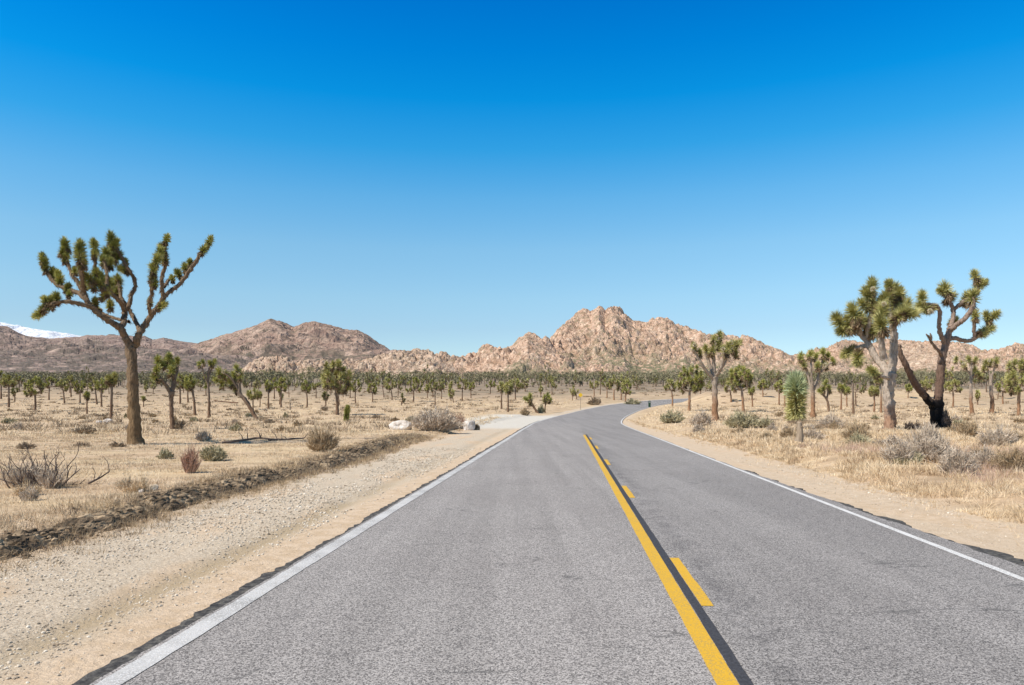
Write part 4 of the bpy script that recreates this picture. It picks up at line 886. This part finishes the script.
SH = [
 (190, 473, 22, 26, 'twig_red', 'reddish bare twig shrub behind the crumbled ridge on the left', 'twig', 170),
 (213, 461, 30, 17, 'sage', 'rounded olive shrub right of the reddish twigs', 'leaf', 500),
 (322, 452, 28, 23, 'twig_tan', 'tan feathery shrub behind the far end of the ridge', 'twig', 600),
 (166, 459, 16, 9, 'sage', 'low dull shrub left of the reddish twigs', 'leaf', 250),
 (204, 441, 16, 10, 'twig_grey', 'small grey twig shrub above the olive one', 'twig', 200),
 (236, 431, 14, 6, 'sage', 'small round olive shrub out on the plain', 'leaf', 250),
 (28, 501, 18, 14, 'twig_grey', 'small grey twig ball in front of the dead branches', 'twig', 260),
 (118, 447, 16, 5, 'scrub', 'flat brown shrub just left of the tall tree foot', 'leaf', 250),
 (84, 434, 20, 8, 'scrub', 'brown clump in front of the white stones on the left', 'leaf', 250),
 (25, 449, 20, 6, 'scrub', 'flat brown shrub near the left edge, level with the tall tree foot', 'leaf', 250),
 (83, 447, 16, 4, 'scrub', 'thin brown clump between two flat shrubs left of the tall tree', 'leaf', 200),
 (178, 429, 12, 8, 'scrub', 'brown shrub at the foot of the short knobbly tree', 'leaf', 200),
 (135, 492, 34, 16, 'straw', 'blond grass clump behind the crumbled ridge', 'twig', 500),
 (437, 431, 52, 21, 'twig_grey', 'large grey twig thicket between the two white boulders', 'twig', 1500),
 (457, 428, 18, 12, 'twig_red', 'rusty brown brush left of the right white boulder', 'twig', 300),
 (700, 426, 26, 13, 'twig_grey', 'grey shrub left of the fan limbed tree foot', 'twig', 500),
 (672, 423, 26, 12, 'sage', 'olive shrub on the inside bank of the bend', 'leaf', 400),
 (698, 434, 12, 9, 'twig_grey', 'small grey ball shrub below the fan limbed tree', 'twig', 300),
 (742, 428, 32, 15, 'sage', 'pale green sage shrub right of the fan limbed tree', 'leaf', 600),
 (766, 428, 16, 9, 'sage', 'small sage shrub beside the larger pale green one', 'leaf', 250),
 (772, 432, 10, 9, 'twig_grey', 'dark grey ball shrub left of the weathered stump', 'twig', 300),
 (788, 434, 11, 8, 'twig_grey', 'pale grey ball shrub touching the weathered stump', 'twig', 300),
 (832, 428, 28, 12, 'twig_grey', 'grey low shrub right of the spiky yucca', 'twig', 500),
 (857, 440, 30, 14, 'twig_tan', 'tan shrub left of the stout grey trunk', 'twig', 500),
 (930, 462, 44, 32, 'twig_grey', 'biggest grey twig shrub in front of the burnt tree', 'twig', 1500),
 (901, 464, 32, 24, 'twig_grey', 'grey white twig shrub left of the biggest one', 'twig', 900),
 (956, 475, 34, 26, 'twig_grey', 'tangled grey shrub with a bare stick, near the right bank', 'twig', 800),
 (912, 431, 16, 10, 'twig_dark', 'dark stubby shrub between the stout trunk and burnt base', 'twig', 350),
 (968, 437, 22, 17, 'twig_tan', 'tan shrub right of the burnt base', 'twig', 500),
 (997, 446, 34, 18, 'twig_grey', 'wide grey shrub near the right edge', 'twig', 700),
 (1012, 472, 40, 26, 'twig_tan', 'brown grey shrub cut by the right edge', 'twig', 700),
 (985, 470, 30, 22, 'twig_grey', 'mauve grey shrub right of the tangled one', 'twig', 600),
 (947, 429, 9, 16, 'twig_dark', 'dark scaly sprouts against the burnt base', 'twig', 300),
 (594, 405, 14, 7, 'scrub', 'dark brown shrub on the outer edge of the bend', 'leaf', 300),
 (633, 404.5, 14, 5, 'sage', 'small olive shrub at the road side by the dense clump', 'leaf', 250),
 (525, 415.5, 8, 7, 'twig_tan', 'brown brush at the far edge of the pale turnout', 'twig', 250),
 (541, 413, 7, 7, 'sage', 'green shoots under the low forked tree', 'leaf', 200),
]
for k, (x, y, w_, h_, m_, lab, kd, n_) in enumerate(SH):
    shrub(x, y, w_, h_, MT[m_], lab, kd, 500+k, n_)
def wild(k, x, y, zone):
    q = random.Random(k); X0, Y0, _ = at(x, y)
    return shrub(x, y, q.uniform(.4, .95)*F/Y0, q.uniform(.2, .42)*F/Y0, MT[q.choice(['twig_grey', 'twig_tan', 'twig_tan', 'sage', 'scrub'])], f'one of the knee high dry shrubs scattered {zone}', q.choice(['twig', 'leaf']), 900+k, 220, group=f'dry shrubs scattered {zone}')
q = random.Random(3); k = 0
while k < 42:
    x = q.uniform(800, 1050) if k < 24 else q.uniform(700, 830); y = q.uniform(418, 468) if k < 24 else q.uniform(415, 440)
    X, Y, _ = at(x, y)
    if lateral(X, Y)[0] < 6.3: continue
    wild(k, x, y, 'in the dry grass of the right plain'); k += 1
while k < 70:
    x = q.uniform(0, 420); y = q.uniform(410, 432); X, Y, _ = at(x, y)
    if lateral(X, Y)[0] > -8: continue
    wild(k, x, y, 'over the straw of the left plain'); k += 1

# dead branches on the left plain
def dead_bush():
    X0, Y0, Z0 = at(48, 486); root = MB(); q = random.Random(12); k = Y0/F
    def br(P, d, L, r, dep):
        n = 4; pts = [P]; dd = Vector(d)
        for i in range(n):
            dd = (dd+Vector((q.uniform(-.35, .35), q.uniform(-.3, .3), q.uniform(-.15, .4)))).normalized(); pts.append(tuple(Vector(pts[-1])+dd*L/n))
        tube(root, pts, np.linspace(r, r*.45, n+1), 5, 0, .2, seed=dep)
        if dep > 0:
            for j in range(q.randint(1, 3)):
                a = q.randint(1, n); e = (dd+Vector((q.uniform(-1, 1), q.uniform(-.8, .8), q.uniform(-.1, .9)))).normalized(); br(pts[a], e, L*q.uniform(.4, .7), r*.55, dep-1)
    for i in range(34):
        bx = q.uniform(-27, 18)*k; a = q.uniform(-1, 1)
        br((bx, q.uniform(-.4, .4), -.03), (a*.6+bx*.6, q.uniform(-.4, .4), 1), q.uniform(12, 30)*k, .014, 3)
    for i in range(8):
        br((q.uniform(-25, 25)*k, q.uniform(-.5, .3), .02), (q.uniform(-1, 1), q.uniform(-.5, .5), .15), q.uniform(15, 30)*k, .016, 1)
    o = root.build('dead_shrub', MT['twig_dark'], None, smooth=True); o.location = (X0, Y0, Z0)
    tag(o, 'dead shrub of dark crooked bare branches on the near left plain', 'dead shrub')
    shrub(24, 487, 36, 26, MT['twig_grey'], 'grey twig brush behind the left half of the dead branches', 'twig', 7, 200)
    shrub(50, 488, 30, 22, MT['twig_grey'], 'purplish grey brush behind the right half of the dead branches', 'twig', 8, 200)
    shrub(27, 496, 26, 14, MT['straw'], 'blond grass tuft under the dead branches', 'twig', 9, 400)
dead_bush()
def stick(name, pts, r, mtl, label, cat, twigs=0, seed=0):
    P = [at(*pts[0][:2])]; X0, Y0, Z0 = P[0]; k = Y0/F; mb = MB(); q = random.Random(seed)
    pp = [((x-pts[0][0])*k, dy, (pts[0][1]-y)*k+r) for x, y, dy in pts]
    path = smooth_path(pp, 4); tube(mb, path, np.linspace(r, r*.6, len(path)), 7, 0, .15, seed=seed)
    for t in range(twigs):
        i = q.randrange(2, len(path)); b = path[i]; e = b+np.array([q.uniform(-.2, .2), q.uniform(-.2, .2), q.uniform(.1, .3)]); tube(mb, [b, (b+e)/2+.02, e], [r*.4, r*.3, r*.15], 5)
    o = mb.build(name, mtl, None, smooth=True); o.location = (X0, Y0, Z0); tag(o, label, cat); return o
stick('fallen_branch', [(88, 485, 0), (96, 480, .1), (103, 474, .2)], .018, MT['twig_dark'], 'short dead branch sticking up right of the dead shrub', 'branch', 3, 1)
stick('fallen_branch', [(6, 482, 0), (13, 487, -.1), (18, 490, -.3)], .02, MT['twig_dark'], 'short dead branch lying left of the dead shrub', 'branch', 1, 2)
stick('fallen_branch', [(222, 444, 0), (240, 442, .3), (252, 440, .5), (264, 441, .6)], .045, MT['twig_dark'], 'long dark twiggy streak shaped as tree crown shadow on the left plain', 'branch', 5, 3)  # dark stick modelled along the ground shadow of the tall tree's crown
stick('fallen_branch', [(268, 441, 0), (284, 441, .3), (301, 440, .4)], .045, MT['twig_dark'], 'shorter dark streak shaped as crown shadow, right of the long one', 'branch', 4, 4)  # second dark stick shaped after the same crown shadow
stick('fallen_branch', [(947, 476, 0), (942, 468, .1), (935, 463, .2)], .012, MT['twig_grey'], 'bare pale stick poking from the tangled grey shrub', 'branch', 1, 5)
lg = stick('fallen_log', [(238, 403.5, 0), (229, 403, .2), (219, 402, .3), (213, 401, .3)], .11, MT['bark_dark'], 'fallen joshua log lying left of the leaning trunk', 'log', 3, 6)
stick('bare_trunk', [(290, 411, 0), (290, 406, 0), (290, 401, 0)], .10, MT['wood'], 'short bare dead stump standing alone in front of the boulder pile', 'stump', 0, 7)
stick('bare_trunk', [(853.5, 415, 0), (853, 400, 0), (853, 384, 0)], .12, MT['bark_dark'], 'bare leafless trunk left of the stout grey tree', 'dead trunk', 2, 8)
stick('bare_trunk', [(799, 446, 0), (800, 437, 0), (799, 427, 0)], .13, MT['wood'], 'weathered grey stump below the spiky yucca', 'stump', 1, 9)

# yuccas
def yucca(px, py, ty, wpx, label, seed, cols, lean=0):
    X0, Y0, Z0 = at(px, py); k = Y0/F; h = (py-ty)*k; R = wpx*k*.5; q = np.random.RandomState(seed)
    root = empty('yucca', (X0, Y0, Z0), label, 'yucca', None)
    st = MB(); tube(st, [(0, 0, -.1), (lean*.5, 0, h*.4), (lean, 0, h*.8)], [R*.28, R*.25, R*.2], 8, 0, .15); st.build('stem', MT['bark_dark'], root)
    n = 2600; t = q.rand(n); low = t < .66
    for nm, sel, m_, a0, a1, Lk in (('leaf_skirt', low, cols[0], 125, 60, .85), ('crown', ~low, cols[1], 95, 8, 1.05)):
        c = MB(); tt = t[sel]; kk = len(tt); z = h*.8*np.clip(tt+.02, 0, 1)
        rd = q.rand(kk)*6.283; r3 = np.stack([np.cos(rd), np.sin(rd), np.zeros(kk)], 1); w = (tt-tt.min())/(tt.max()-tt.min())
        ang = np.radians(a0+(a1-a0)*w+q.randn(kk)*14)
        D = r3*np.sin(ang)[:, None]+np.array([0, 0, 1])*np.cos(ang)[:, None]
        blades(c, np.stack([lean*z/h, 0*z, z], 1)+r3*R*.15, D, R*Lk*(.75+.35*q.rand(kk)), .03*R/.5, 0, .05, q, 2)
        c.build(nm, m_, root)
    return root
yucca(796, 421, 371, 24, 'thick spiky yucca column with blue green head and yellowish skirt', 1, (MT['yucca_gold'], MT['yucca_blue']))
yucca(346, 421, 404, 7, 'small dark green yucca leaning on the left plain right of the broad crowned tree', 2, (MT['leaf'], MT['leaf']), .15)

# rocks
def rock(px, py, w, h, mtl, label, seed, group=None):
    X0, Y0, Z0 = at(px, py); k = Y0/F; mb = MB(); r = w*k*.5
    rock_mesh(mb, (0, 0, h*k*.32), r, (1, .75, h/w*1.35), seed, 3); o = mb.build('boulder', mtl, None); o.location = (X0, Y0, Z0); tag(o, label, 'rock', group); return o
rock(401, 430, 25, 10, MT['whiterock'], 'long white boulder left of the grey twig thicket', 3)
rock(468, 430, 15, 13, MT['whiterock'], 'white boulder at the corner of the pale turnout', 5)
rock(477, 430, 6, 6, MT['berm'], 'small dark stone at the right foot of the corner boulder', 6)
rock(108, 423, 9, 4.5, MT['whiterock'], 'white stone lying left of the tall tree', 7)
rock(119, 422, 6, 4, MT['berm'], 'dark stone beside the white one left of the tall tree', 8)
rock(99, 423, 6, 3, MT['whiterock'], 'small pale stone at the left end of the stones near the tall tree', 9)
rock(154, 490, 10, 6, MT['stone'], 'pale rock resting behind the crumbled ridge', 10)
rock(141, 493, 5, 4, MT['whiterock'], 'little white rock beside the pale one on the ridge', 11)

# ------------------------------------------------------------------ yellow road sign and green marker post
def sign():
    X0, Y0, Z0 = at(580.5, 410); h = 1.9; root = empty('road_sign', (X0, Y0, Z0), 'small yellow diamond warning sign on a post left of the bend', 'road sign')
    p = MB(); tube(p, [(0, 0, -.1), (0, 0, h*.5), (0, 0, h)], [.03, .03, .03], 8); p.build('post', MT['wood'], root)
    b = MB(); s_ = .31; zc = h+.0; V = []
    c = .05
    pts = [(s_-c, c), (c, s_-c), (-c, s_-c), (-s_+c, c), (-s_+c, -c), (-c, -s_+c), (c, -s_+c), (s_-c, -c)]
    for y in (-.045, -.035):
        for x, z in pts: V.append((x, y, zc+z))
    f = [[0, 1, 2, 3, 4, 5, 6, 7], [15, 14, 13, 12, 11, 10, 9, 8]]; b.add(V, f)
    b.add(V, [[i, i+8, (i+1) % 8+8, (i+1) % 8] for i in range(8)]); b.build('sign_board', MT['signyellow'], root)
sign()
def post():
    X0, Y0, Z0 = at(649.5, 407.5); root = empty('marker_post', (X0, Y0, Z0), 'short dark green marker post on the inside edge of the bend', 'marker post')
    k = Y0/F; h = 6.8*k; w = 1.1*k; t = MB()
    V = []; zs = [-.1, h-.08, h]; ws = [w, w, w*.7]
    for z, a in zip(zs, ws):
        for x, y in ((-a, -a*.5), (a, -a*.5), (a, a*.5), (-a, a*.5)): V.append((x, y, z))
    f = []
    for l in range(2):
        for i in range(4): f.append([l*4+i, l*4+(i+1) % 4, l*4+4+(i+1) % 4, l*4+4+i])
    f.append([8, 9, 10, 11]); t.add(V, f); t.build('post_body', MT['greenpost'], root)
    r = MB(); r.add([(-w*.8, -w*.5-.006, h*.72), (w*.8, -w*.5-.006, h*.72), (w*.8, -w*.5-.006, h*.86), (-w*.8, -w*.5-.006, h*.86)], [[0, 1, 2, 3]]); r.build('reflector', MT['steel'], root)
post()

# ------------------------------------------------------------------ light, sky, camera
sd = Vector((-4.4, -2.6, 6.0)).normalized()
L = bpy.data.lights.new('sun', 'SUN'); L.energy = 4.9; L.angle = math.radians(.53); L.color = (1, .93, .82)
so = bpy.data.objects.new('sun', L); C.objects.link(so); so.rotation_euler = sd.to_track_quat('Z', 'Y').to_euler()
w = bpy.data.worlds.new('World'); bpy.context.scene.world = w; w.use_nodes = True; nt = w.node_tree; N = nt.nodes
bg = N['Background']; sky = N.new('ShaderNodeTexSky'); sky.sky_type = 'NISHITA'; sky.sun_disc = False; sky_half = .10
sky.sun_elevation = math.asin(sd.z); sky.sun_rotation = math.atan2(sd.x, sd.y); sky.altitude = 1200; sky.air_density = 1.0; sky.dust_density = .3; sky.ozone_density = 2.5
SKYMIX = True
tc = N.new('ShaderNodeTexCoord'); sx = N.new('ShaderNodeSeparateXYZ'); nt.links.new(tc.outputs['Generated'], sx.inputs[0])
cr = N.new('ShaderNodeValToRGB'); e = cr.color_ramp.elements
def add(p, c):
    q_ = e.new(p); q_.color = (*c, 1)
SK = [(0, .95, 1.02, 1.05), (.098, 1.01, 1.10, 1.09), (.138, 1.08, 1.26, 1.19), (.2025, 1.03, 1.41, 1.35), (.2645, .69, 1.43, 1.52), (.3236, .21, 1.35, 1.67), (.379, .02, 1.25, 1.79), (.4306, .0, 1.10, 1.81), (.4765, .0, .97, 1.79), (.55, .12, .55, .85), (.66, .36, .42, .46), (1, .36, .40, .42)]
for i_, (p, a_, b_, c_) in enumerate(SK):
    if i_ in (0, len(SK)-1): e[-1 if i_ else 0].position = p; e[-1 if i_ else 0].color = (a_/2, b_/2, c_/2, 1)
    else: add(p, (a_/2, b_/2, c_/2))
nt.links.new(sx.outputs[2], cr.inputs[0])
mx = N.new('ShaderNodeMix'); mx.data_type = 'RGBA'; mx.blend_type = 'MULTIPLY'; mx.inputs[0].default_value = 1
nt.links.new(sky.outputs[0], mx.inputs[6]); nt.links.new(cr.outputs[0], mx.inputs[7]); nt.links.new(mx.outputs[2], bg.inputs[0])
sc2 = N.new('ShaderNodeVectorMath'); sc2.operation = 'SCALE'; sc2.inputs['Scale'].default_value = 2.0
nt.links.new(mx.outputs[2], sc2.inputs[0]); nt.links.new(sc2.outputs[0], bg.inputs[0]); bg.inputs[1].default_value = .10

cam = bpy.data.cameras.new('camera'); co = bpy.data.objects.new('camera', cam); C.objects.link(co)
cam.sensor_width = 36; cam.lens = 36*F/1024; cam.shift_y = (HY-342.5)/1024; cam.clip_end = 40000; cam.clip_start = .05
co.location = (0, 0, EYE); co.rotation_euler = (math.pi/2, 0, 0); bpy.context.scene.camera = co
sc = bpy.context.scene; sc.view_settings.view_transform = 'Standard'; sc.view_settings.look = 'None'; sc.view_settings.exposure = .25; sc.view_settings.gamma = 1
